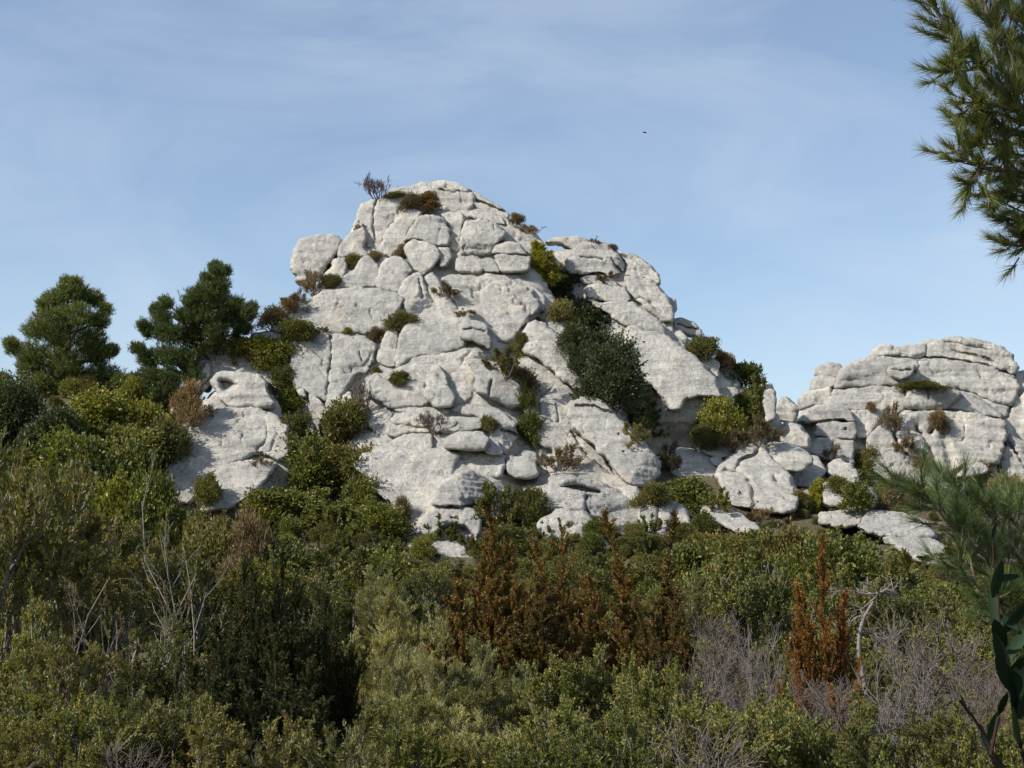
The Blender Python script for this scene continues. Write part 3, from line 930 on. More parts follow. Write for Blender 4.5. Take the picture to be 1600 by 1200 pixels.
# ------------------------------------------------------------------ plants: generators
def unit(a):
    return a / np.maximum(np.linalg.norm(a, axis=-1, keepdims=True), 1e-9)

def perp(d, rs):
    """random unit vectors perpendicular to d (n,3)"""
    r = rs.normal(size=d.shape)
    r = r - (r * d).sum(-1, keepdims=True) * d
    return unit(r)

def tubes(segs, k=3):
    """segs (n,8): p0, p1, r0, r1 -> vertices, quads"""
    s = np.asarray(segs, float)
    p0, p1 = s[:, 0:3], s[:, 3:6]
    d = unit(p1 - p0)
    up = np.where(np.abs(d[:, 2:3]) < 0.9, np.array([[0, 0, 1.0]]), np.array([[1.0, 0, 0]]))
    a = unit(np.cross(d, up))
    b = np.cross(d, a)
    n = len(s)
    V = np.empty((n, 2 * k, 3))
    for i in range(k):
        c, w = math.cos(2 * math.pi * i / k), math.sin(2 * math.pi * i / k)
        dirn = a * c + b * w
        V[:, i] = p0 + dirn * s[:, 6:7]
        V[:, k + i] = p1 + dirn * s[:, 7:8]
    base = (np.arange(n) * 2 * k)[:, None]
    Q = []
    for i in range(k):
        j = (i + 1) % k
        Q.append(base + np.array([[i, j, k + j, k + i]]))
    return V.reshape(-1, 3), np.concatenate(Q)

def leaves(pos, ax, L, W, rs, fold=0.25, droop=0.0):
    """diamond leaves, slightly folded along the midrib: 4 verts, 2 triangles"""
    n = len(pos)
    L = np.broadcast_to(np.asarray(L, float), (n,))[:, None]
    W = np.broadcast_to(np.asarray(W, float), (n,))[:, None]
    ax = unit(ax)
    side = perp(ax, rs)
    nr = np.cross(ax, side)
    V = np.empty((n, 4, 3))
    V[:, 0] = pos
    mid = pos + ax * L * 0.5
    V[:, 1] = mid + side * W * .5 + nr * W * fold
    V[:, 2] = pos + ax * L - nr * W * 0.15
    V[:, 3] = mid - side * W * .5 + nr * W * fold
    b = (np.arange(n) * 4)[:, None]
    T = np.concatenate([b + np.array([[0, 1, 2]]), b + np.array([[0, 2, 3]])])
    return V.reshape(-1, 3), T

def needles(pos, ax, L, W, rs):
    """thin triangles"""
    n = len(pos)
    L = np.broadcast_to(np.asarray(L, float), (n,))[:, None]
    ax = unit(ax)
    side = perp(ax, rs)
    V = np.empty((n, 3, 3))
    V[:, 0] = pos + side * W * .5
    V[:, 1] = pos - side * W * .5
    V[:, 2] = pos + ax * L
    b = (np.arange(n) * 3)[:, None]
    return V.reshape(-1, 3), b + np.array([[0, 1, 2]])

def palette(n, cols, rs, var=0.18):
    """cols: list of (weight, rgb)"""
    w = np.array([c[0] for c in cols], float)
    idx = rs.choice(len(cols), n, p=w / w.sum())
    c = np.array([c[1] for c in cols])[idx]
    return c * np.exp(rs.normal(0, var, (n, 1))) * np.exp(rs.normal(0, var * .25, (n, 3)))

def axes_grow(rs, p, d, L, r, nseg, wander, up):
    """polyline from p along d"""
    P_ = [np.array(p, float)]
    d = np.array(d, float)
    for i in range(nseg):
        d = d + rs.normal(0, wander, 3)
        d[2] += up
        d /= np.linalg.norm(d)
        P_.append(P_[-1] + d * L / nseg)
    return P_

class Plant:
    def __init__(self, seed):
        self.rs = np.random.RandomState(seed)
        self.seg, self.tw = [], []       # wood segments; leaf-bearing twigs (p0, p1)

    def line(self, P_, r0, r1):
        n = len(P_) - 1
        for i in range(n):
            a, b = r0 + (r1 - r0) * i / n, r0 + (r1 - r0) * (i + 1) / n
            self.seg.append((*P_[i], *P_[i + 1], a, b))

    def branch(self, p, d, L, r, lev, cfg):
        rs = self.rs
        P_ = axes_grow(rs, p, d, L, r, 4 if lev else 3, cfg['wander'], cfg['up'])
        self.line(P_, r, r * .5)
        if lev == 0:
            for i in range(len(P_) - 1):
                self.tw.append((P_[i], P_[i + 1]))
            return
        n = cfg['n'][lev - 1]
        n = max(1, int(rs.normal(n, n * .2)))
        for k in range(n):
            t = rs.uniform(cfg.get('t0', .25), 1.0)
            x = t * (len(P_) - 1)
            i = min(int(x), len(P_) - 2)
            q = P_[i] + (P_[i + 1] - P_[i]) * (x - i)
            dd = P_[i + 1] - P_[i]
            dd = dd / np.linalg.norm(dd)
            pr = perp(dd[None], rs)[0]
            ang = rs.uniform(*cfg['ang'])
            nd = dd * math.cos(ang) + pr * math.sin(ang)
            self.branch(q, nd, L * cfg['len'] * rs.uniform(.7, 1.2) * (1.15 - .5 * t), r * cfg['rr'], lev - 1, cfg)
        if cfg.get('tip', True):
            self.tw.append((P_[-2], P_[-1]))

    def twigs(self):
        a = np.array([t[0] for t in self.tw])
        b = np.array([t[1] for t in self.tw])
        return a, b

PROTO = {}

def proto(key, stem=None, fol=None, size=None):
    """stem=(segs, colour), fol=list of (V, T, tint, material); size = (width, height) of the finished plant"""
    parts = []
    if stem is not None:
        V, Q = tubes(stem[0], stem[2] if len(stem) > 2 else 3)
        me = mesh_np(key + '_wood', V, [Q], BARK, tint=np.broadcast_to(np.array(stem[1], float), (len(V), 3)))
        parts.append((stem[3] if len(stem) > 3 else 'stem', me))
    if fol is not None:
        nm, V, T, C, m = fol
        parts.append((nm, mesh_np(key + '_leaves', V, [T], m, tint=C, smooth=False)))
    PROTO.setdefault(key.split('#')[0], []).append((parts, size))

RUST = [(.32, (.155, .085, .023)), (.19, (.225, .122, .03)), (.17, (.09, .056, .02)), (.06, (.29, .165, .04)), (.26, (.09, .098, .026))]
ORANGE = [(.36, (0.275, 0.102, 0.022)), (.16, (0.367, 0.150, 0.031)), (.25, (0.173, 0.078, 0.022)), (.23, (0.086, 0.098, 0.024))]
DARK_SHADED = [(.6, (.033, .044, .012)), (.25, (.05, .06, .016)), (.1, (.085, .05, .015)), (.05, (.14, .062, .016))]  # dark green leaves, darkened further in the colour to stand in for shade
OLIVE = [(.5, (0.246, 0.240, 0.085)), (.3, (0.319, 0.293, 0.116)), (.14, (0.180, 0.189, 0.060)), (.08, (0.349, 0.256, 0.112))]
GREEN = [(.45, (0.120, 0.135, 0.029)), (.3, (0.179, 0.182, 0.041)), (.15, (0.082, 0.095, 0.022)), (.1, (0.286, 0.215, 0.055))]
MIXED = [(.45, (0.130, 0.128, 0.032)), (.33, (0.174, 0.155, 0.045)), (.16, (0.088, 0.095, 0.023)), (.06, (0.198, 0.125, 0.045))]
BRIGHT = [(.5, (0.175, 0.182, 0.029)), (.3, (0.246, 0.226, 0.039)), (.2, (0.107, 0.118, 0.025))]
OAK = [(.6, (0.043, 0.057, 0.023)), (.3, (0.069, 0.086, 0.036)), (.1, (0.117, 0.128, 0.068))]
HEATH = [(.45, (0.170, 0.116, 0.057)), (.3, (0.121, 0.105, 0.039)), (.25, (0.235, 0.158, 0.088))]
PINE = [(.55, (0.087, 0.116, 0.028)), (.35, (0.135, 0.167, 0.041)), (.1, (0.179, 0.187, 0.047))]
YPINE = [(.5, (0.332, 0.292, 0.036)), (.3, (0.216, 0.220, 0.031)), (.2, (0.432, 0.356, 0.057))]
NPINE = [(.5, (0.069, 0.104, 0.032)), (.35, (0.107, 0.148, 0.049)), (.15, (0.151, 0.171, 0.064))]
GREYW, BROWNW, PALEW, MAUVEW = (.20, .175, .15), (.10, .075, .05), (.28, .26, .23), (.17, .138, .124)

def boxwood(key, seed, H, Wd, nst, cols, upper=None, leafL=.042, dens=26, spread=1.0, hmul=None):
    """upright stems set with short leafy side twigs, a flame-like outline with several spires"""
    pl = Plant(seed)
    rs = pl.rs
    for s in range(nst):
        a = rs.uniform(0, 2 * math.pi)
        rad = math.sqrt(rs.uniform(0, 1)) * Wd * .5
        top = np.array([math.cos(a) * rad, math.sin(a) * rad * .8, 0]) * spread
        hh = H * (1 - .45 * (rad / (Wd * .5)) ** 1.3) * rs.uniform(.72, 1.0) if s else H
        b = top * .35
        d = np.array([top[0] - b[0], top[1] - b[1], hh])
        P_ = axes_grow(rs, b, d / np.linalg.norm(d), np.linalg.norm(d), .018, 7, .05, .02)
        pl.line(P_, .018, .005)
        n = int(hh * 26)
        for k in range(n):
            t = rs.uniform(.12, 1.0)
            x = t * 7
            i = min(int(x), 6)
            q = P_[i] + (P_[i + 1] - P_[i]) * (x - i)
            dd = unit(P_[i + 1] - P_[i])
            pr = perp(dd[None], rs)[0]
            ang = rs.uniform(.35, .9)
            L = (.17 + .46 * (1 - t)) * rs.uniform(.6, 1.25) * (0.5 + .5 * Wd / 1.6 if Wd < 1.6 else 1)
            Q_ = axes_grow(rs, q, dd * math.cos(ang) + pr * math.sin(ang), L, .004, 3, .14, .12)
            pl.line(Q_, .0045, .002)
            for j in range(3):
                pl.tw.append((Q_[j], Q_[j + 1]))
        pl.tw += [(P_[-2], P_[-1])] * 2
    a, b = pl.twigs()
    ln = np.linalg.norm(b - a, axis=1)
    cnt = np.maximum(1, (ln * dens / .1 * 1.1).astype(int))
    idx = np.repeat(np.arange(len(a)), cnt)
    t = rs.uniform(0, 1.05, (len(idx), 1))
    pos = a[idx] + (b - a)[idx] * t
    ax = unit(b - a)[idx] * .75 + perp(unit(b - a)[idx], rs) * .75
    sz = leafL * rs.uniform(.6, 1.2, len(idx))
    V, T = leaves(pos, ax, sz, sz * .55, rs, .18)
    c = palette(len(idx), cols, rs)
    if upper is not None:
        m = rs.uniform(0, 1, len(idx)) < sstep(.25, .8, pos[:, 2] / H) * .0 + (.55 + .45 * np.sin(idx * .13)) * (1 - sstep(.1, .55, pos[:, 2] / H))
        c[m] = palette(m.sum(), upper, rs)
    proto(key, (pl.seg, BROWNW), ('foliage', V, T, np.repeat(c, 4, 0), LEAF), (Wd, H))

def bush(key, seed, H, Wd, cols, leafL, leafW, nleaf, nst=9, n=(7, 5), wood=GREYW, ln=.55, ang=(.3, .95), up=.07, wander=.16, r=.022, per=None, fold=.2, axmix=.7, rr=.55, wood_r=1.0, skirt=False):
    """a rounded shrub grown from the base: stems, limbs, twigs, then leaves along the twigs"""
    pl = Plant(seed)
    rs = pl.rs
    cfg = dict(wander=wander, up=up, n=n, ang=ang, len=ln, rr=rr)
    for s in range(nst):
        a = 2 * math.pi * (s + rs.uniform(0, .8)) / nst
        tilt = rs.uniform(.05, 1.0) ** .7 * (1.35 if skirt else math.atan2(Wd * .5, H * .75))
        d = np.array([math.cos(a) * math.sin(tilt), math.sin(a) * math.sin(tilt), math.cos(tilt)])
        L = H * rs.uniform(.5, .72)
        pl.branch(np.array([math.cos(a) * Wd * .06, math.sin(a) * Wd * .06, -.05]), d, L, r, len(n), cfg)
    a, b = pl.twigs()
    # fit the declared size
    mx = np.percentile(b[:, 2], 99.5)
    wx = np.percentile(np.abs(b[:, :2]), 98.5) * 2
    k = np.array([Wd / wx, Wd / wx, H / mx])
    a, b = a * k, b * k
    seg = np.array(pl.seg)
    seg[:, 0:3] *= k
    seg[:, 3:6] *= k
    seg[:, 6:] *= wood_r
    fol = None
    if nleaf:
        wgt = np.linalg.norm(b - a, axis=1)
        wgt = wgt * ((.8 + sstep(.0, .4, a[:, 2] / H)) if skirt else (.25 + sstep(.1, .5, a[:, 2] / H)))
        idx = rs.choice(len(a), nleaf, p=wgt / wgt.sum())
        pos = a[idx] + (b - a)[idx] * rs.uniform(0, 1.08, (nleaf, 1)) + rs.normal(0, leafL * .25, (nleaf, 3))
        d = unit(b - a)[idx]
        ax = d * axmix + perp(d, rs) * (1.35 - axmix) + np.array([0, 0, .15])
        sz = rs.uniform(.6, 1.25, nleaf)
        V, T = leaves(pos, ax, sz * leafL, sz * leafW, rs, fold)
        ctw = palette(len(a), cols, rs, .1)
        c = np.where(rs.uniform(0, 1, (nleaf, 1)) < .5, ctw[idx], palette(nleaf, cols, rs))
        fol = ('foliage', V, T, np.repeat(c, 4, 0), LEAF)
    proto(key, (seg, wood), fol, (Wd, H))

# near shrubs, real size in metres
boxwood('rust_box#a', 11, 2.6, 1.9, 26, RUST, DARK_SHADED)
boxwood('rust_box#b', 12, 2.4, 1.7, 22, RUST, DARK_SHADED)
boxwood('rust_spire', 13, 3.0, .55, 5, RUST, DARK_SHADED, dens=30)
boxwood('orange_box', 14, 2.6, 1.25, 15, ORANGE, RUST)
boxwood('shaded_box#a', 15, 2.4, 1.9, 22, DARK_SHADED, None, leafL=.04)  # shade over the left boxwood group is part of this leaf colour
boxwood('shaded_box#b', 16, 2.2, 1.6, 18, DARK_SHADED, None, leafL=.04)
bush('olive#a', 21, 1.9, 2.0, OLIVE, .062, .012, 26000, 11, (8, 6), up=.16, ang=(.25, .7), axmix=.95)
bush('olive#b', 22, 1.7, 1.7, OLIVE, .062, .012, 22000, 10, (8, 6), up=.18, ang=(.25, .7), axmix=.95)
bush('green#a', 23, 1.7, 1.9, GREEN, .046, .027, 15000, 10, (8, 5), up=.05)
bush('green#b', 24, 1.5, 1.6, GREEN, .046, .027, 12000, 9, (8, 5), up=.08)
bush('mixed#a', 25, 1.7, 1.8, MIXED, .05, .024, 13000, 10, (8, 5))
bush('mixed#b', 26, 1.4, 1.6, MIXED, .05, .022, 10000, 9, (8, 5))
bush('bare#a', 31, 1.7, 2.0, HEATH, .03, .015, 500, 11, (8, 6), wood=MAUVEW, r=.016, rr=.6, wander=.22)
bush('bare#b', 32, 1.5, 1.7, HEATH, .03, .015, 300, 10, (8, 6), wood=(.19, .165, .15), r=.013, rr=.6, wander=.25)
bush('dead', 33, 1.6, 1.8, HEATH, .03, .015, 0, 7, (7, 5), wood=PALEW, r=.02, rr=.55, wander=.24)
def cushion(key, seed, H, Wd, cols, leafL, leafW, nleaf, lumps=10, upr=.35, sprig=.2, wood=BROWNW, flat=.9, nst=2):
    """a dense wind-cut shrub: a heap of leafy lumps on short forked stems, with sprigs sticking out"""
    rs = np.random.RandomState(seed)
    C_, R_ = [], []
    for k in range(lumps):
        a = rs.uniform(0, 6.28) if k % 2 else 2 * math.pi * k / lumps * 2.4
        q = math.sqrt((k + .5) / lumps) * rs.uniform(.7, 1.1)
        r = Wd * rs.uniform(.12, .27) * (1.15 - .35 * q)
        rad = q * (Wd * .5 - r * .75)
        z = (H - r * flat) * max(.22, (1 - q ** 2.2)) * rs.uniform(.6, 1.08)
        C_.append((math.cos(a) * rad, math.sin(a) * rad, max(z, r * .5)))
        R_.append(r)
    C_, R_ = np.array(C_), np.array(R_)
    w = R_ ** 2
    idx = rs.choice(lumps, nleaf, p=w / w.sum())
    dv = rs.normal(size=(nleaf, 3))
    dv[:, 2] += .35
    dv = unit(dv)
    q = np.stack([dv[:, 0] * 2.3, dv[:, 1] * 2.3, dv[:, 2] * 2.3], -1) + idx[:, None] * 7.1 + seed
    bumpy = 1 + .62 * perlin(q) + .42 * perlin(q * 2.7)
    gap = perlin(q * 1.9 + 60) > -.22 + .12 * rs.normal(size=nleaf)
    shell = np.where(rs.uniform(size=nleaf) < .28, rs.uniform(.25, .75, nleaf), rs.uniform(.78, 1.06, nleaf))
    sp = rs.uniform(size=nleaf) < sprig
    shell = np.where(sp, rs.uniform(1.0, 1.42, nleaf), shell)
    pos = C_[idx] + dv * (R_[idx] * shell * bumpy)[:, None] * np.array([1, 1, flat])
    pos[:, 2] = np.abs(pos[:, 2])
    shell = np.where(gap, shell, shell * .62)
    pos = C_[idx] + dv * (R_[idx] * shell * bumpy)[:, None] * np.array([1, 1, flat])
    pos[:, 2] = np.abs(pos[:, 2])
    ax = dv * .6 + np.array([0, 0, upr]) + rs.normal(0, .45, (nleaf, 3))
    sz = rs.uniform(.6, 1.3, nleaf)
    V, T = leaves(pos, ax, leafL * sz, leafW * sz, rs, .15)
    # leafy shoots that break the outline
    ns = int(lumps * 16)
    si = rs.choice(lumps, ns, p=w / w.sum())
    sd = unit(rs.normal(size=(ns, 3)) + np.array([0, 0, .55]))
    sb = C_[si] + sd * (R_[si] * .85)[:, None] * np.array([1, 1, flat])
    sd2 = unit(sd + np.array([0, 0, .7]) + rs.normal(0, .3, (ns, 3)))
    sl_ = R_[si] * rs.uniform(.25, .85, ns)
    per_ = 16
    li = np.repeat(np.arange(ns), per_)
    tt = rs.uniform(.1, 1.05, (len(li), 1))
    p2 = sb[li] + sd2[li] * sl_[li][:, None] * tt
    p2[:, 2] = np.abs(p2[:, 2])
    V2, T2 = leaves(p2, sd2[li] * .7 + rs.normal(0, .5, (len(li), 3)), leafL * rs.uniform(.6, 1.1, len(li)), leafW, rs, .15)
    V, T = np.concatenate([V, V2]), np.concatenate([T, T2 + len(V)])
    idx = np.concatenate([idx, si[li]])
    nleaf = len(idx)
    cl_ = palette(lumps, cols, rs, .12)
    c = np.where(rs.uniform(0, 1, (nleaf, 1)) < .35, cl_[idx], palette(nleaf, cols, rs, .2))
    seg = [(*sb[k], *(sb[k] + sd2[k] * sl_[k]), .007, .003) for k in range(ns)]
    for k in range(lumps):
        m = C_[k] * np.array([.4, .4, .55]) + rs.normal(0, .05, 3) * Wd
        seg += [(0, 0, -.15, *m, .03, .02), (*m, *C_[k], .02, .01)]
        for j in range(14):
            d = unit(rs.normal(size=3) + np.array([0, 0, .5]))
            e = C_[k] + d * R_[k] * rs.uniform(.8, 1.22)
            seg.append((*C_[k], *e, .009, .004))
    proto(key, (seg, wood), ('foliage', V, T, np.repeat(c, 4, 0), LEAF), (Wd, H))

# distant shrubs: leaf clumps
cushion('far_green#a', 41, 1.9, 2.4, GREEN, .10, .062, 9000, 12)
cushion('far_green#b', 42, 1.6, 2.0, GREEN, .10, .062, 7000, 10)
cushion('far_green#c', 141, 1.8, 1.9, GREEN, .10, .062, 7000, 9)
cushion('far_bright#a', 43, 1.8, 2.4, BRIGHT, .10, .062, 9000, 12)
cushion('far_bright#b', 44, 1.6, 2.1, BRIGHT, .10, .062, 7500, 10)
cushion('far_olive#a', 45, 1.5, 2.0, MIXED, .085, .042, 9000, 11, sprig=.25)
cushion('far_olive#b', 46, 1.3, 1.7, MIXED, .085, .042, 7500, 9, sprig=.25)
cushion('far_olive#c', 145, 1.1, 1.6, MIXED, .085, .042, 6500, 8, sprig=.25)
cushion('far_oak#a', 47, 3.0, 3.2, OAK, .125, .08, 15000, 17)
cushion('far_oak#b', 147, 2.8, 3.0, OAK, .125, .08, 13000, 14)
cushion('far_heath#a', 48, .9, 1.3, HEATH, .085, .02, 5200, 9, .9, .4)
cushion('far_heath#b', 49, .8, 1.1, HEATH, .085, .02, 4200, 7, .9, .4)
bush('far_olive#d', 245, 1.3, 1.7, MIXED, .085, .045, 6500, 9, (7, 4), wander=.2, skirt=True, up=.05)
bush('far_green#d', 241, 1.7, 2.1, GREEN, .095, .06, 7000, 9, (7, 4), wander=.2, skirt=True, up=.05)
bush('far_heath#c', 248, .95, 1.2, HEATH, .085, .024, 3400, 12, (7, 4), r=.014, wood=(.13, .095, .075), skirt=True, up=.12)
bush('far_heath#d', 249, .85, 1.1, HEATH, .08, .024, 2800, 11, (7, 4), r=.014, wood=(.13, .095, .075), skirt=True, up=.1)
bush('far_bare', 50, 1.6, 1.8, HEATH, .07, .02, 160, 11, (8, 6), r=.026, wood=(.15, .12, .105), wander=.22, rr=.62)
cushion('far_rust', 51, 1.9, 1.3, RUST, .085, .05, 3600, 10, .7, .35)
cushion('far_juniper', 52, 1.6, 1.7, DARK_SHADED + BRIGHT[:1], .085, .04, 7000, 12, .7, .35)

def sapling(key, seed, H, wood, nleaf, cols):
    """a few tall bare stems that fork upward"""
    pl = Plant(seed)
    rs = pl.rs
    cfg = dict(wander=.17, up=.07, n=(4, 4), ang=(.35, .85), len=.42, rr=.5, t0=.3)
    for s in range(3):
        a = rs.uniform(0, 6.28)
        d = np.array([math.cos(a) * .25, math.sin(a) * .2, 1])
        pl.branch((rs.normal(0, .08), rs.normal(0, .08), -.1), d / np.linalg.norm(d), H * (1 if s == 0 else rs.uniform(.55, .85)), .018, 2, cfg)
    a, b = pl.twigs()
    idx = rs.choice(len(a), nleaf)
    V, T = leaves(a[idx] + (b - a)[idx] * rs.uniform(0, 1, (nleaf, 1)), rs.normal(size=(nleaf, 3)), .04, .024, rs)
    proto(key, (pl.seg, wood, 4), ('foliage', V, T, np.repeat(palette(nleaf, cols, rs), 4, 0), LEAF), (H * .6, H))

sapling('sapling#a', 61, 3.4, (.23, .205, .175), 900, MIXED)
sapling('sapling#b', 62, 2.6, (.21, .185, .16), 800, RUST)

def far_pine_small(key, seed, H, Wd, cols):
    pl = Plant(seed)
    rs = pl.rs
    trunk = axes_grow(rs, (0, 0, -.1), (0, 0, 1), H, .05, 6, .04, .05)
    pl.line(trunk, .05, .012)
    pos, ax = [], []
    for k in range(70):
        t = rs.uniform(.15, 1)
        x = t * 6
        i = min(int(x), 5)
        q = trunk[i] + (trunk[i + 1] - trunk[i]) * (x - i)
        a = rs.uniform(0, 6.28)
        L = Wd * .5 * (1.08 - t) ** .6 * rs.uniform(.6, 1.1)
        Q_ = axes_grow(rs, q, (math.cos(a), math.sin(a), .45), L, .01, 3, .12, .12)
        pl.line(Q_, .012, .005)
        for j in range(1, 4):
            for m in range(5):
                pos.append(Q_[j] + rs.normal(0, .05, 3))
                ax.append(unit(Q_[j] - Q_[j - 1]))
    pos, ax = np.array(pos), np.array(ax)
    idx = np.repeat(np.arange(len(pos)), 14)
    V, T = needles(pos[idx], ax[idx] + rs.normal(0, .6, (len(idx), 3)), .16 * rs.uniform(.7, 1.2, len(idx)), .03, rs)
    proto(key, (pl.seg, BROWNW), ('needles', V, T, np.repeat(palette(len(idx), cols, rs), 3, 0), NEEDLE), (Wd, H))

far_pine_small('small_pine', 63, 2.2, 1.6, PINE)
far_pine_small('yellow_pine', 64, 2.2, 1.7, YPINE)

# ------------------------------------------------------------------ plants: placing
SV = np.concatenate(SOLID_V)
SF = np.concatenate(SOLID_F)
BVH = BVHTree.FromPolygons(SV.tolist(), SF.tolist())
prs = np.random.RandomState(99)
COUNT = {}

def hit(u, v):
    x, z = ray(u, v)
    d = Vector((float(x), 1.0, float(z))).normalized()
    loc, nr, i, ds = BVH.ray_cast(Vector((0, 0, 0)), d)
    return loc

def drop(x, y, ztop=80):
    loc, nr, i, ds = BVH.ray_cast(Vector((x, y, ztop)), Vector((0, 0, -1)))
    return loc

def plant(kind, name, cat, loc, h, w, label, group=None, rot=None, lean=0.0):
    vs = PROTO[kind]
    k = COUNT.get(kind, 0)
    COUNT[kind] = k + 1
    parts, (pw, ph) = vs[k % len(vs)]
    e = bpy.data.objects.new(name, None)
    COL.objects.link(e)
    e.location = loc
    e.rotation_euler = (prs.normal(0, .04), lean + prs.normal(0, .04), prs.uniform(0, 6.28) if rot is None else rot)
    sx = w / pw if 'far' in kind else max(w / pw, .66 * h / ph) if kind.split('_')[-1] not in ('spire', 'box') else max(w / pw, .45 * h / ph)
    sk = prs.uniform(.85, 1.18) if 'far' in kind else 1.0
    e.scale = (sx * sk, sx / sk, h / ph)
    e.empty_display_size = .3
    tag(e, label, cat, group)
    for nm, me in parts:
        link(nm, me, e)
    return e

KIND = {'ol': ('far_olive', 'shrub', 'shrub'), 'he': ('far_heath', 'heath_shrub', 'shrub'), 'gr': ('far_green', 'shrub', 'shrub'),
        'br': ('far_bright', 'shrub', 'shrub'), 'ok': ('far_oak', 'holm_oak', 'tree'), 'ba': ('far_bare', 'bare_shrub', 'shrub'),
        'ru': ('far_rust', 'boxwood_shrub', 'shrub'), 'ju': ('far_juniper', 'juniper', 'shrub'), 'sp': ('small_pine', 'pine_sapling', 'tree'),
        'yp': ('yellow_pine', 'pine_sapling', 'tree')}
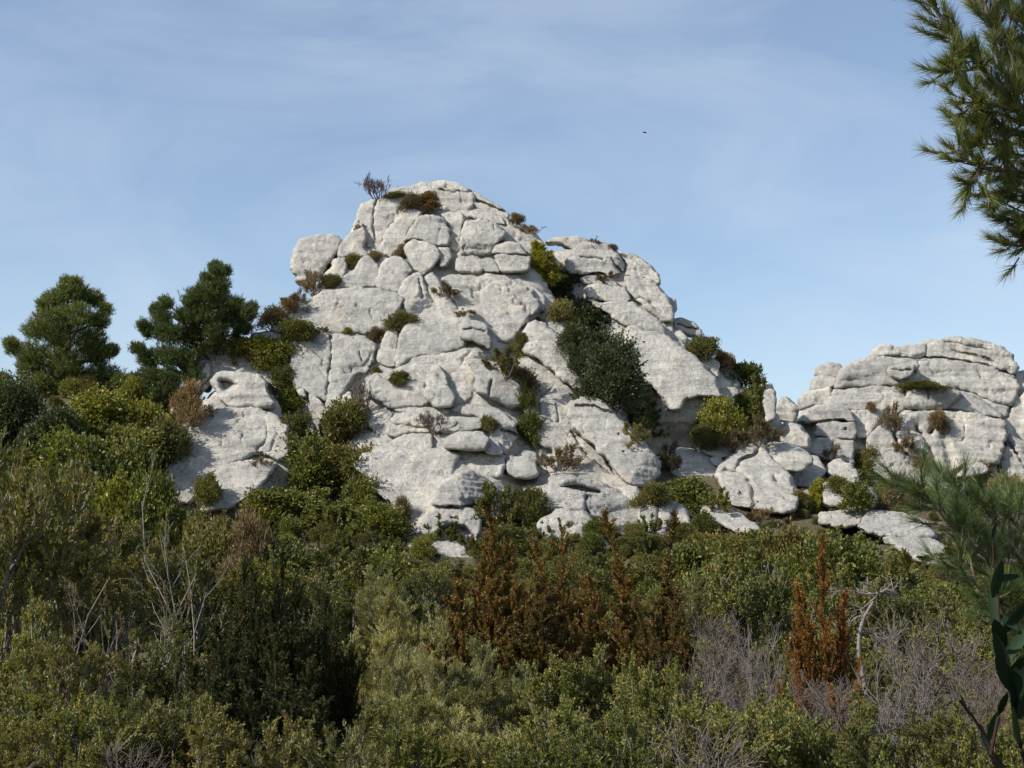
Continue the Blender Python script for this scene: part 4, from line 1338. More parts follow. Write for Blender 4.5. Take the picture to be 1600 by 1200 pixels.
# kind, foot u, foot v, width px, height px, label
ON_ROCK = '''
ba 590 311 60 44|bare grey twiggy shrub standing on the left edge of the summit
ol 624 309 44 14|low olive cushion on the summit, right of the bare twiggy shrub
ru 668 335 38 50|rust brown shrub on the summit beside the highest dome
he 642 329 38 34|grey brown heath tuft touching the rust shrub's left side on the summit
he 805 346 34 22|dark heath tuft on the skyline just right of the summit dome
he 828 357 32 16|flat heath tuft lower down the skyline right of the summit dome
he 563 356 16 16|tiny brown tuft in a crack of the top left block under the summit
ol 551 420 36 30|olive tuft below the top left block, left of two brown ones
he 588 407 30 20|small brown tuft between two olive ones below the summit blocks
he 633 403 36 24|brown olive tuft on the ledge under the middle summit blocks
ol 509 425 28 34|olive tuft directly under the perched round boulder
he 490 452 42 40|brown heath bush highest on the left skyline slope below the round boulder
he 462 480 42 34|brown heath bush midway down the left skyline slope of the peak
he 428 512 46 40|brown heath bush lowest on the left skyline slope, above the flat white stone
ju 462 536 58 50|dark green pointed juniper on the shelf beside the flat white stone
br 543 522 20 16|tiny yellow green tuft under the big smooth slab
ol 503 520 26 14|flat olive tuft between the juniper and the tiny yellow green tuft
he 588 537 32 28|dark brown heath tuft at the top right corner of the cracked square block
ol 628 514 52 36|olive tuft above the narrow pillar of the middle block
he 694 462 36 26|ochre tuft in the recess right of the creased summit ribs
he 728 492 32 16|small brown tuft above the dark cap of the middle block
ol 623 599 38 26|olive tuft on the ledge left of the middle block
ol 586 582 18 14|tiny olive tuft at the foot of the narrow pillar
ba 566 640 56 56|bare brown bush between the cracked square block and the ledges
ol 788 588 56 50|olive bush behind the overhanging slab, upper of two
he 820 610 48 42|brown olive bush behind the overhanging slab, lower of two
ol 816 541 22 30|slim olive tuft at the left side of the upright boulder
he 806 554 30 22|brown tuft at the foot of the rounded wall beside the upright boulder
ol 838 499 18 10|tiny olive tuft on the rounded wall's lower right edge
ba 680 672 70 36|bare brown bush on top of the stacked ledges
ol 764 676 34 32|olive tuft on the right end of the stacked ledges
gr 818 650 44 56|dark green bush under the overhanging slab, upper of two
gr 826 700 50 60|dark green bush beside the stacked ledges, lower of two
he 876 736 62 44|brown dry bush at the foot of the ridge, above the small round boulder
ol 772 836 76 84|olive bush left in the green patch below the small round boulder
ol 828 822 72 74|olive bush right in the green patch below the small round boulder
ol 790 866 84 54|low olive bush in front of the green patch below the small round boulder
yp 857 452 62 78|yellow green pine sapling at the head of the gully, against the rock
ok 876 482 72 66|dark evergreen bush directly under the yellow pine sapling
ol 878 505 46 44|grey olive bush at the left edge of the oak gully
ok 926 556 112 100|dark holm oak filling the upper gully between peak and shoulder
ok 958 642 98 116|largest dark holm oak in the lower gully, shading the slab at its right
ok 985 632 60 60|small dark oak at the right foot of the largest holm oak
ol 945 442 44 18|flat olive tuft on the ledge of the right shoulder
he 930 380 16 14|tiny dark tuft on the skyline of the right shoulder
he 956 389 18 12|second tiny dark tuft on the skyline of the right shoulder
ol 1100 560 66 44|olive brown bush on the skyline below the right shoulder
he 1130 580 40 34|brown bush beside the upright grey stones on the right shoulder
gr 1165 606 58 60|green bush behind the upright stones, on the skyline
gr 1186 640 50 56|dark green bush beside the small stone pillar on the skyline
sp 1030 690 56 68|bright green pine sapling at the foot of the shoulder slab
br 1088 692 66 70|yellow green bush right of the bright green pine sapling

gr 1150 690 60 60|green bush between the saddle group's middle and its back
br 1134 690 76 76|yellow green bush in the middle of the saddle group
gr 1170 676 60 66|green bush at the back of the saddle group
he 1188 694 58 46|brown bush at the right end of the saddle group
he 990 650 40 46|red brown dry bush in the shade below the largest holm oak
ol 1440 607 68 18|flat olive tuft on the crag's ledge
he 1362 642 22 18|small brown tuft on the crag left of the ledge boulder
he 1465 676 40 36|brown tuft in the hollow of the crag's lower wall
he 1394 676 34 50|brown heath in the upper part of the crag's diagonal groove
he 1416 712 44 44|brown heath in the middle of the crag's diagonal groove
he 1442 738 46 30|brown heath at the lower end of the crag's diagonal groove
ol 1356 748 52 54|olive bush at the foot of the crag beside the square stack
ol 1376 782 62 54|olive bush right of the smooth oblong boulder
he 1408 796 54 54|brown bush between the oblong boulder and the near pine sapling
yp 1274 802 38 58|small yellow pine sapling left of the smooth oblong boulder
ol 1250 802 40 46|olive bush at the left side of the small yellow pine sapling
he 1042 740 46 54|brown bush above the low grey boulder at the foot of the leaning boulder
gr 1078 798 88 74|dark green bush below the low grey boulder
ol 1020 790 56 44|olive brown bush under the tip of the largest leaning boulder
gr 1122 800 50 44|small green bush left of the pale broken boulder
he 1180 816 56 32|grey brown bush at the foot of the pale broken boulder
he 1524 776 70 60|brown bush at the foot of the crag near the right edge
ol 1570 790 70 54|olive bush at the foot of the crag, by the picture's right edge
br 392 566 92 46|green bush forming the top of the mat over the niche rock
ol 346 566 66 54|olive bush at the left end of the mat over the niche rock
br 436 578 66 54|green bush at the right shoulder of the mat over the niche rock
ol 440 612 62 50|olive bush hanging down right of the niche rock, upper one
br 456 648 60 50|green bush hanging down right of the niche rock, middle one
ol 458 696 62 60|olive bush hanging down right of the niche rock, lowest one
he 300 664 70 66|brown dry bush on the left shoulder of the knoll
yp 256 664 34 26|small orange yellow bush by the white boulder at the knoll
he 408 726 30 16|small brown tuft in the crease of the knoll
he 393 768 22 14|tiny brown tuft low on the knoll's front block
gr 322 792 46 60|green bush at the foot of the knoll, in its middle notch
ol 545 690 90 76|olive bush on the slope under the cracked square block
ol 508 716 70 70|olive bush on the slope between knoll and peak, highest
gr 478 772 110 90|green bush on the slope right of the knoll
ol 545 770 110 90|olive bush on the slope left of the big front slab
gr 440 826 120 90|dark green bush at the foot of the slope right of the knoll
gr 520 840 120 84|green bush at the foot of the slope, middle
br 592 846 96 66|bright green bush at the left foot of the big front slab
he 628 830 34 60|grey dry bush against the lower left edge of the big front slab
ok 940 604 84 92|dark oak in the middle of the gully, linking the upper and the lower oaks
ok 898 560 60 66|dark oak at the left edge of the gully, behind the grey wedged slab
ok 905 512 66 50|dark oak bush at the upper left of the oak gully, under the grey olive bush
ok 968 590 66 70|dark oak on the right side of the gully against the big shoulder slab
ok 912 596 60 66|dark oak on the left side of the gully against the upright boulder
ok 1000 668 46 44|dark oak at the bottom of the gully beside the red brown dry bush
ol 520 448 40 26|olive fringe on the skyline slope, nearest to the round boulder
he 448 494 40 32|brown heath on the skyline slope between the midway and the lowest bush
ol 505 745 80 70|olive bush in the strip between knoll and peak, in its middle
gr 575 800 80 70|green bush against the big front slab's left edge
ol 470 720 56 60|olive bush at the knoll's right shoulder
ol 1105 700 56 44|olive bush in front of the saddle group
he 1150 702 46 34|brown bush in front of the saddle group
ol 1310 770 44 34|olive bush above the smooth oblong boulder
gr 1340 800 70 50|green bush at the right end of the smooth oblong boulder
he 1300 716 34 30|brown bush between the angular boulder and the layered crag

ol 948 838 44 26|small olive tuft on the creased block at the foot of the peak
ol 996 690 40 34|olive tuft in the shade left of the bright green pine sapling
'''
for ln in ON_ROCK.strip().splitlines():
    if not ln.strip():
        continue
    a, lab = ln.split('|')
    k, u, v, w, h = a.split()
    u, v, w, h = (float(t) for t in (u, v, w, h))
    p = hit(u, v)
    if p is None:
        p = hit(u, v + 6) or hit(u, v + 14)
    if p is None:
        print('MISS', ln)
        continue
    mpp = p.y / F
    key, name, cat = KIND[k]
    plant(key, name, cat, (p.x, p.y + .1, p.z - .12), h * mpp * 1.0, w * mpp * 1.12, lab)

# ---- shrubs of the slopes and the valley: kind, u, top v, distance, width px, label
NEAR = {'rb': ('rust_box', 'boxwood', 'shrub'), 'rs': ('rust_spire', 'boxwood', 'shrub'), 'or': ('orange_box', 'boxwood', 'shrub'), 'db': ('shaded_box', 'boxwood', 'shrub'),
        'OL': ('olive', 'shrub', 'shrub'), 'GR': ('green', 'shrub', 'shrub'), 'MX': ('mixed', 'shrub', 'shrub'), 'BA': ('bare', 'bare_shrub', 'shrub'),
        'DE': ('dead', 'dead_tree', 'tree'), 'SA': ('sapling', 'bare_sapling', 'tree')}
NEAR.update(KIND)
IN_VALLEY = '''
gr 1060 836 56 110|green bush right of the creased block at the foot of the peak
ol 1125 820 57 120|olive bush under the long slanting slab's left end
gr 1190 824 57 110|green bush under the long slanting slab's right end
ol 1270 826 57 110|olive bush below the wedge shaped boulder, left one
gr 1330 846 56 100|green bush below the wedge shaped boulder, right one
he 1300 840 58 60|brown bush just below the wedge shaped boulder
gr 1390 884 52 120|green bush below the upper flat slab
ol 1450 902 50 120|olive bush below the lower flat slab
ol 1500 850 60 110|olive bush right of the two flat slabs, front one
gr 1530 810 66 120|green bush right of the two flat slabs, rear one
gr 1440 800 72 90|green bush behind the two flat slabs
ol 1490 790 74 90|olive bush behind the two flat slabs, farther right
ol 1000 872 50 100|olive bush below the creased block's right end
gr 870 880 50 90|green bush below the creased block's left end
gr 30 640 68 150|green bush behind the far left holm oak, under the dense pine
br 100 640 68 120|bright green bush under the dense pine's right side
gr 180 640 68 130|green bush under the gap between the two pines
ol 262 650 69 70|olive bush under the looser pine, beside the small orange yellow bush
gr 60 700 61 170|green bush in the middle of the left slope, at the picture's edge side
gr 150 690 61 130|green bush in the centre of the left slope
br 90 745 57 140|bright green bush low on the left slope
ok 20 590 66 110|dark holm oak at the far left edge under the pines
ok 84 622 64 120|dark holm oak in front of the left pine
br 150 606 70 130|bright green bush on the left slope, directly right of the left pine
br 214 622 70 100|bright green bush on the left slope under the right pine
br 120 668 62 140|bright green bush in the middle of the left slope
gr 206 690 62 120|green bush on the left slope, left of the small white boulder
br 248 730 60 90|bright green bush touching the lower left edge of the knoll
gr 40 690 58 140|dark green bush low on the left slope at the picture's edge
br 160 742 57 150|broad bright green bush in the lower part of the left slope
gr 236 784 55 110|green bush at the foot of the left slope near the knoll
ol 290 800 54 90|olive bush below the knoll's left end
ol 100 778 52 150|olive bush at the foot of the left slope, left part
ol 190 826 50 150|olive bush at the foot of the left slope, right part
ol 345 806 52 110|olive brown bush in front of the knoll
he 385 812 50 90|brown bush in front of the knoll's right end
gr 455 836 50 130|green bush between the knoll and the big front slab, front row
ol 530 856 48 120|olive bush below the big front slab, left one
gr 590 862 48 120|green bush below the big front slab, right one
ol 660 878 47 120|olive bush before the lowest flat rock under the arch
ol 920 874 47 90|olive bush in front of the creased block at the foot of the peak
gr 1090 814 50 110|green bush right of the pale streaked stones at the foot of the peak
gr 1150 836 47 120|green bush below the long slanting slab
ol 1215 816 50 110|olive bush below the pale broken boulder
gr 1240 846 46 100|green bush behind the thin orange boxwood
gr 1320 838 45 160|broad green bush right behind the thin orange boxwood tip
ol 1400 866 42 120|olive bush under the two flat slabs, left one
gr 1470 886 40 130|green bush under the two flat slabs, right one
ol 1560 880 40 130|olive bush behind the near pine sapling at the right edge
MX 60 720 27 190|leafy grey green bush at the far left in front of the dark slope
MX 20 690 24 130|tall leafy bush cut by the left edge of the view
MX 200 800 30 170|mixed olive bush in the middle ground at left
MX 290 838 29 160|mixed bush behind the tallest bare sapling
MX 150 850 25 170|mixed bush behind the left bare saplings
GR 400 862 30 160|green bush behind the dark boxwood group
MX 520 880 31 150|mixed bush behind the pale olive bushes at left
OL 590 886 30 150|olive shrub highest of the pale olive group
MX 690 890 31 120|mixed bush left behind the rust boxwoods
GR 1110 862 29 150|green bush right behind the rust boxwoods
GR 1180 880 28 150|green bush behind the left mauve bare shrub
MX 1060 900 27 120|mixed bush at the right flank of the rust boxwoods
GR 1340 880 30 150|green bush behind the crooked dead tree
MX 1440 912 28 140|mixed bush right of the crooked dead tree
MX 1540 930 26 150|mixed bush under the near pine sapling
SA 312 716 21 120|tallest bare grey sapling, its thin tip in front of the knoll
SA 222 862 19 130|bare pale sapling left of the tallest one
SA 140 905 17 140|bare forked sapling in front of the left slope
SA 62 860 17 140|thin bare sapling near the left edge
SA 250 880 16 120|bare bent sapling below the tallest one
SA 525 905 18 90|slim bare sapling between the dark boxwoods and the olive shrubs
db 385 866 15 130|dark boxwood with the highest tip of the left dark group
db 468 858 15.5 140|dark boxwood right in the left dark group, beside the olive shrubs
db 430 884 13.5 160|dark boxwood in the centre of the left dark group
db 330 930 13 150|dark boxwood at the left end of the dark group
db 520 920 14 120|dark boxwood nearest to the pale olive shrubs
db 470 990 10.5 170|low dark boxwood in front of the dark group
db 370 1000 10 170|low dark boxwood below the bare saplings
rb 775 806 17 190|rust brown boxwood with the tallest left spires
rb 862 818 17.5 150|rust brown boxwood in the middle of the rust group
rs 990 794 17 66|slim rust boxwood spire standing above its neighbours
rb 940 900 16.5 150|rust boxwood at the foot of the slim spire
rb 1030 915 16 130|rust boxwood at the right end of the rust group
rs 1040 800 19 60|thin brown boxwood behind the slim spire, right of it
rb 830 905 16 200|broad low rust boxwood in front of the rust group
or 1280 830 15.5 95|bright orange boxwood tapering to a thin tip, alone at right
or 1238 1010 13.5 55|small orange boxwood at the left foot of the tapering one
or 1322 1020 13.5 55|small orange boxwood at the right foot of the tapering one
BA 1140 950 17 150|mauve bare shrub left of the orange boxwood
BA 1195 970 15 120|mauve bare shrub touching the orange boxwood's left side
BA 1110 990 13 120|low mauve bare shrub in front of the left one
BA 1420 950 19 170|mauve bare shrub behind the crooked dead tree
BA 1490 975 16 170|mauve bare shrub right of the crooked dead tree
BA 1400 1020 13 170|low mauve bare shrub below the crooked dead tree
BA 1520 1040 11 150|low mauve bare shrub near the dark leafy stem
DE 1180 872 30 80|small dead grey shrub above the left mauve shrubs
OL 640 922 18 170|pale olive shrub in the upper left of the olive group
OL 715 940 17 160|pale olive shrub in the upper right of the olive group
OL 590 985 15 150|pale olive shrub at the left of the olive group
OL 680 1010 13.5 190|large pale olive shrub in the middle of the olive group
OL 770 1000 14 150|pale olive shrub right under the rust boxwoods
OL 610 1070 10.5 190|low pale olive shrub at the bottom of the olive group, left
OL 730 1085 10 200|low pale olive shrub at the bottom of the olive group, right
GR 880 1015 13 170|leafy green shrub below the middle rust boxwood
GR 970 1010 13 170|leafy green shrub below the slim rust spire
GR 1050 1022 12 160|leafy green shrub below the right end of the rust group
GR 850 1085 9.5 190|low leafy green shrub at the bottom edge, left of centre
GR 970 1090 9 200|low leafy green shrub at the bottom edge, centre
GR 1080 1085 9.5 190|low leafy green shrub at the bottom edge, right of centre
GR 1200 1075 10 190|low leafy green shrub in front of the orange boxwood
GR 1320 1085 9.5 190|low leafy green shrub right in front of the orange boxwood
MX 1430 1090 9 190|low mixed shrub at the bottom edge under the mauve shrubs
GR 1540 1110 8.5 190|low green shrub in the bottom right corner
GR 40 1050 10 190|bright low green shrub in the bottom left corner
GR 150 1075 9.5 190|low green shrub right of the bottom left corner
MX 260 1060 10 190|low mixed shrub under the left bare saplings
MX 120 990 13 170|mixed shrub among the left bare saplings
GR 30 930 14 150|dark green shrub at the left edge among saplings
MX 240 970 14 160|mixed shrub between the bare saplings
MX 350 1090 8.5 200|low mixed shrub below the dark boxwoods
MX 500 1100 8.5 190|low mixed shrub between the dark boxwoods and the olive group
'''
for ln in IN_VALLEY.strip().splitlines():
    a, lab = ln.split('|')
    k, u, v, Y, w = a.split()
    u, v, Y, w = (float(t) for t in (u, v, Y, w))
    top = P(u, v, Y)
    g = float(ground(np.array(top[0]), np.array(Y)))
    if Y > 50:
        q = drop(float(top[0]), Y, float(top[2]) + .3)
        if q is not None:
            g = max(g, q.z)
    h = float(top[2]) - g
    key, name, cat = NEAR[k]
    if h < .35:
        print('LOW', ln, h)
        h = .35
    plant(key, name, cat, (float(top[0]), Y, g - .05), h, w * Y / F * 1.12, lab)

# ------------------------------------------------------------------ the two pines at the left
def crown_pine(name, label, lumps, base_uv, Y, trunk_top, seed, crop=('F')):
    rs = np.random.RandomState(seed)
    k = 3.6364
    foot = P(*base_uv, Y)
    foot[2] = float(ground(np.array(foot[0]), np.array(Y))) - .2
    root = bpy.data.objects.new(name, None)
    COL.objects.link(root)
    root.location = foot
    tag(root, label, 'tree', 'pines on the left skyline')
    top = P(*trunk_top, Y)
    n = 9
    tp = [foot + (top - foot) * i / n + np.array([rs.normal(0, .06), rs.normal(0, .06), 0]) * min(i, 1) for i in range(n + 1)]
    segs = []
    for i in range(n):
        segs.append((*tp[i], *tp[i + 1], .17 * (1 - i / n) + .02, .17 * (1 - (i + 1) / n) + .02))
    mpp = Y / F
    pos, ax = [], []
    for (x, y, r) in lumps:
        for rep in range(3):
            u, v = x / k, 380 + y / k
            R = r / k * mpp * .9
            side = rs.uniform(-1, 1) * max(.6, 2.6 - .6 * rep) * .8
            c = P(u, v, Y + side)
            # limb from the trunk to the clump
            t = np.clip((c[2] - foot[2]) / (top[2] - foot[2]) - .12, .08, .97)
            i = min(int(t * n), n - 1)
            q = tp[i] + (tp[i + 1] - tp[i]) * (t * n - i)
            mid = q + (c - q) * .55 + np.array([0, 0, -.1])
            segs.append((*q, *mid, .05, .032))
            segs.append((*mid, *c, .032, .012))
            m = int(34 + 80 * R * R)
            dv = unit(rs.normal(size=(m, 3)))
            rr = R * rs.uniform(.15, 1.18, (m, 1)) ** .6
            e = c + dv * rr * np.array([1, .9, .85])
            for j in range(0, m, 4):
                segs.append((*c, *e[j], .014, .006))
            pos.append(e)
            ax.append(dv * .5 + np.array([0, 0, .8]) + (c - q) / np.linalg.norm(c - q) * .5)
    pos, ax = np.concatenate(pos), unit(np.concatenate(ax))
    # every clump point carries a tuft of needles in two or three brushes
    idx = np.repeat(np.arange(len(pos)), 3)
    bp = pos[idx] + rs.normal(0, .09, (len(idx), 3))
    ba = unit(ax[idx] + rs.normal(0, .35, (len(idx), 3)))
    idn = np.repeat(np.arange(len(bp)), 12)
    V, T = needles(bp[idn] + ba[idn] * rs.uniform(-.12, .1, (len(idn), 1)), ba[idn] + rs.normal(0, .45, (len(idn), 3)), rs.uniform(.13, .25, len(idn)), .022, rs)
    C = np.repeat(palette(len(idn), PINE, rs, .22), 3, 0)
    link('crown', mesh_np('crown', V - foot, [T], NEEDLE, tint=C, smooth=False), root)
    V, Q = tubes(segs, 5)
    link('trunk', mesh_np('trunk', V - foot, [Q], BARK, tint=np.broadcast_to(np.array((.12, .085, .06)), (len(V), 3))), root)


L1 = [(390, 270, 70), (310, 330, 75), (470, 300, 75), (540, 320, 50), (280, 420, 80), (430, 420, 105), (555, 440, 65), (205, 500, 75), (340, 530, 110), (510, 560, 100), (85, 595, 55),
      (190, 640, 90), (370, 660, 110), (540, 640, 75), (620, 620, 34), (300, 760, 120), (450, 780, 120), (590, 760, 95), (690, 790, 75), (160, 720, 80), (330, 880, 100), (375, 225, 30), (430, 225, 30),
      (60, 570, 30), (640, 610, 26), (740, 800, 34), (250, 350, 40), (600, 380, 34)]
L2 = [(1230, 160, 48), (1190, 205, 55), (1255, 235, 55), (1160, 285, 70), (1240, 330, 85), (1090, 320, 60), (1340, 350, 45), (1405, 400, 48), (1310, 420, 80), (1180, 400, 95), (1060, 420, 70), (940, 345, 40),
      (920, 430, 60), (850, 495, 50), (960, 520, 80), (1080, 520, 95), (1220, 500, 90), (1380, 480, 55), (785, 600, 36), (850, 650, 70), (960, 640, 85), (860, 760, 80), (960, 780, 85), (1060, 650, 80), (1090, 750, 80),
      (900, 850, 60), (980, 860, 55), (1225, 130, 24), (1280, 160, 24), (815, 470, 26), (890, 380, 30), (1430, 370, 24)]
crown_pine('pine_tree', 'dense dark green pine farthest left, its crown broad and rounded', L1, (100, 640), 78.0, (107, 445), 5)
crown_pine('pine_tree', 'looser pine right of the dense one, leaning behind the knoll, with a pointed top', L2, (285, 640), 76.0, (335, 420), 6)


# ------------------------------------------------------------------ near pines: long needles in brushes
def brush(rs, pos, ax, n, L, spread, W):
    idn = np.repeat(np.arange(len(pos)), n)
    t = rs.uniform(-.5, .35, (len(idn), 1))
    p = pos[idn] + ax[idn] * t * L * .75
    d = unit(ax[idn] + rs.normal(0, spread, (len(idn), 3)) * (1 - .4 * t))
    V, T = needles(p, d, L * rs.uniform(.7, 1.1, len(idn)), W, rs)
    return V, T, len(idn)


def near_pine(name, label, Y, limbs, base, seed, L, W, nb, n_need, spread, cols, dens, twig, jit=14, back=(.9, 0)):
    """limbs: photo-pixel polylines (u, v, dY) with a start radius; brushes grow along them"""
    rs = np.random.RandomState(seed)
    root = bpy.data.objects.new(name, None)
    COL.objects.link(root)
    root.location = base
    tag(root, label, 'tree')
    segs, pos, ax = [], [], []
    for pl, r0, on in limbs:
        pp = np.array([P(u, v, Y + dy) for u, v, dy in pl])
        n = len(pp) - 1
        for i in range(n):
            segs.append((*pp[i], *pp[i + 1], r0 * (1 - .75 * i / n), r0 * (1 - .75 * (i + 1) / n)))
            if not on:
                continue
            ln = np.linalg.norm(pp[i + 1] - pp[i])
            m = max(2, int(ln * dens))
            d = unit(pp[i + 1] - pp[i])
            for k in range(m):
                q = pp[i] + (pp[i + 1] - pp[i]) * rs.uniform(0, 1)
                pr = perp(d[None], rs)[0]
                dd = unit(d * .8 + pr * rs.uniform(.4, 1.1) + np.array([0, 0, .25]))
                e = q + dd * twig * rs.uniform(.3, 1.1)
                segs.append((*q, *((q + e) / 2 + rs.normal(0, .008, 3)), .004, .0032))
                segs.append((*((q + e) / 2), *e, .0032, .0024))
                pos.append(e)
                ax.append(unit(dd + np.array([0, 0, .3])))
                if rs.uniform() < .5:
                    pos.append((q + e) / 2)
                    ax.append(dd)
        pos.append(pp[-1])
        ax.append(unit(pp[-1] - pp[-2]))
    pos, ax = np.array(pos), np.array(ax)
    V, T, nn = brush(rs, pos, ax, n_need, L, spread, W)
    C = np.repeat(palette(nn, cols, rs, .2), 3, 0)
    b = np.array(base)
    link('needles', mesh_np('needles', V - b, [T], NEEDLE, tint=C, smooth=False), root)
    V, Q = tubes(segs, 5)
    link('trunk', mesh_np('trunk', V - b, [Q], BARK, tint=np.broadcast_to(np.array((.15, .115, .09)), (len(V), 3))), root)


YB = 5.0
tb = P(1790, 850, YB + .3)
tb[2] = float(ground(np.array(tb[0]), np.array(tb[1])))
LIMBS = [
    # trunk out of the frame at the right
    ([(1790, 1560, .3), (1800, 1000, .3), (1770, 500, .3), (1740, 100, .3), (1700, -300, .3)], .075, False),
    ([(1745, 330, .3), (1680, 262, .2), (1600, 178, .05), (1533, 106, 0), (1480, 40, -.1), (1440, -15, -.1)], .020, True),
    ([(1740, 150, .3), (1680, 60, .2), (1600, -20, .1), (1500, -60, 0), (1430, -70, 0)], .018, True),
    ([(1600, 178, .05), (1560, 90, .15), (1540, 10, .2), (1530, -60, .2)], .010, True),
    ([(1660, 150, .0), (1610, 60, .1), (1590, -40, .1)], .010, True),
    ([(1533, 106, 0), (1495, 112, -.1), (1475, 100, -.15)], .008, True),
    ([(1600, 178, .05), (1545, 160, -.1), (1500, 160, -.2)], .009, True),
    ([(1640, 120, .1), (1590, 110, .1), (1560, 40, .1)], .008, True),
    ([(1680, 120, .2), (1630, 90, .2), (1600, 30, .2)], .008, True),
    ([(1760, 260, .3), (1680, 215, .2), (1590, 205, .1), (1515, 192, 0)], .013, True),
    ([(1700, 200, .3), (1640, 165, .25), (1600, 130, .25)], .008, True),
    ([(1760, 330, .3), (1680, 285, .2), (1600, 270, .1), (1535, 262, -.05), (1500, 245, -.1), (1485, 232, -.1)], .014, True),
    ([(1530, 262, -.05), (1525, 280, -.1), (1518, 288, -.1)], .007, True),
    ([(1590, 205, .1), (1560, 225, 0), (1525, 226, -.1)], .008, True),
    ([(1690, 260, .2), (1640, 240, .2), (1590, 245, .2)], .008, True),
    ([(1765, 400, .3), (1690, 345, .2), (1620, 315, .1), (1575, 300, 0)], .012, True),
    ([(1620, 315, .1), (1600, 335, 0), (1588, 345, 0)], .007, True),
    ([(1770, 480, .3), (1700, 400, .2), (1630, 372, .1), (1600, 365, 0)], .011, True),
    ([(1630, 372, .1), (1605, 384, 0), (1594, 390, 0)], .007, True),
    ([(1690, 345, .2), (1640, 330, .2), (1610, 350, .25)], .008, True),
]
near_pine('pine_tree', 'overhanging pine whose long needled boughs reach in at the upper right', YB, LIMBS, tuple(tb), 71, .075, .0024, 0, 80, .34, [(.5, (.085, .11, .03)), (.35, (.14, .165, .045)), (.15, (.19, .195, .065))], 62, .12)

YS = 4.4
sb = P(1640, 1300, YS)
sb[2] = float(ground(np.array(sb[0]), np.array(sb[1])))
SL = [
    ([(1690, 1500, .2), (1680, 1150, .15), (1650, 1000, .1), (1620, 900, .05)], .016, False),
    ([(1650, 1000, .1), (1600, 930, .05), (1540, 870, 0), (1480, 815, -.05), (1440, 765, -.1)], .009, True),
    ([(1540, 870, 0), (1510, 800, .05), (1490, 755, .05)], .006, True),
    ([(1620, 900, .05), (1580, 850, .1), (1550, 800, .1), (1530, 780, .1)], .007, True),
    ([(1650, 960, .1), (1610, 880, .15), (1590, 820, .2), (1590, 790, .2)], .007, True),
    ([(1660, 1000, .1), (1600, 960, 0), (1540, 930, -.1), (1500, 890, -.1)], .007, True),
    ([(1670, 1060, .1), (1600, 1010, 0), (1550, 960, -.05)], .006, True),
    ([(1680, 900, .1), (1640, 840, .1), (1620, 790, .1)], .006, True),
]
near_pine('pine_sapling', 'near pine sapling with long fresh green needles at the right edge', YS, SL, tuple(sb), 72, .085, .0020, 0, 70, .38, NPINE, 58, .11)


# ------------------------------------------------------------------ dark leafy stem close to the camera
DULL = leaf_material('dull_leaf', .7, .15, .2)


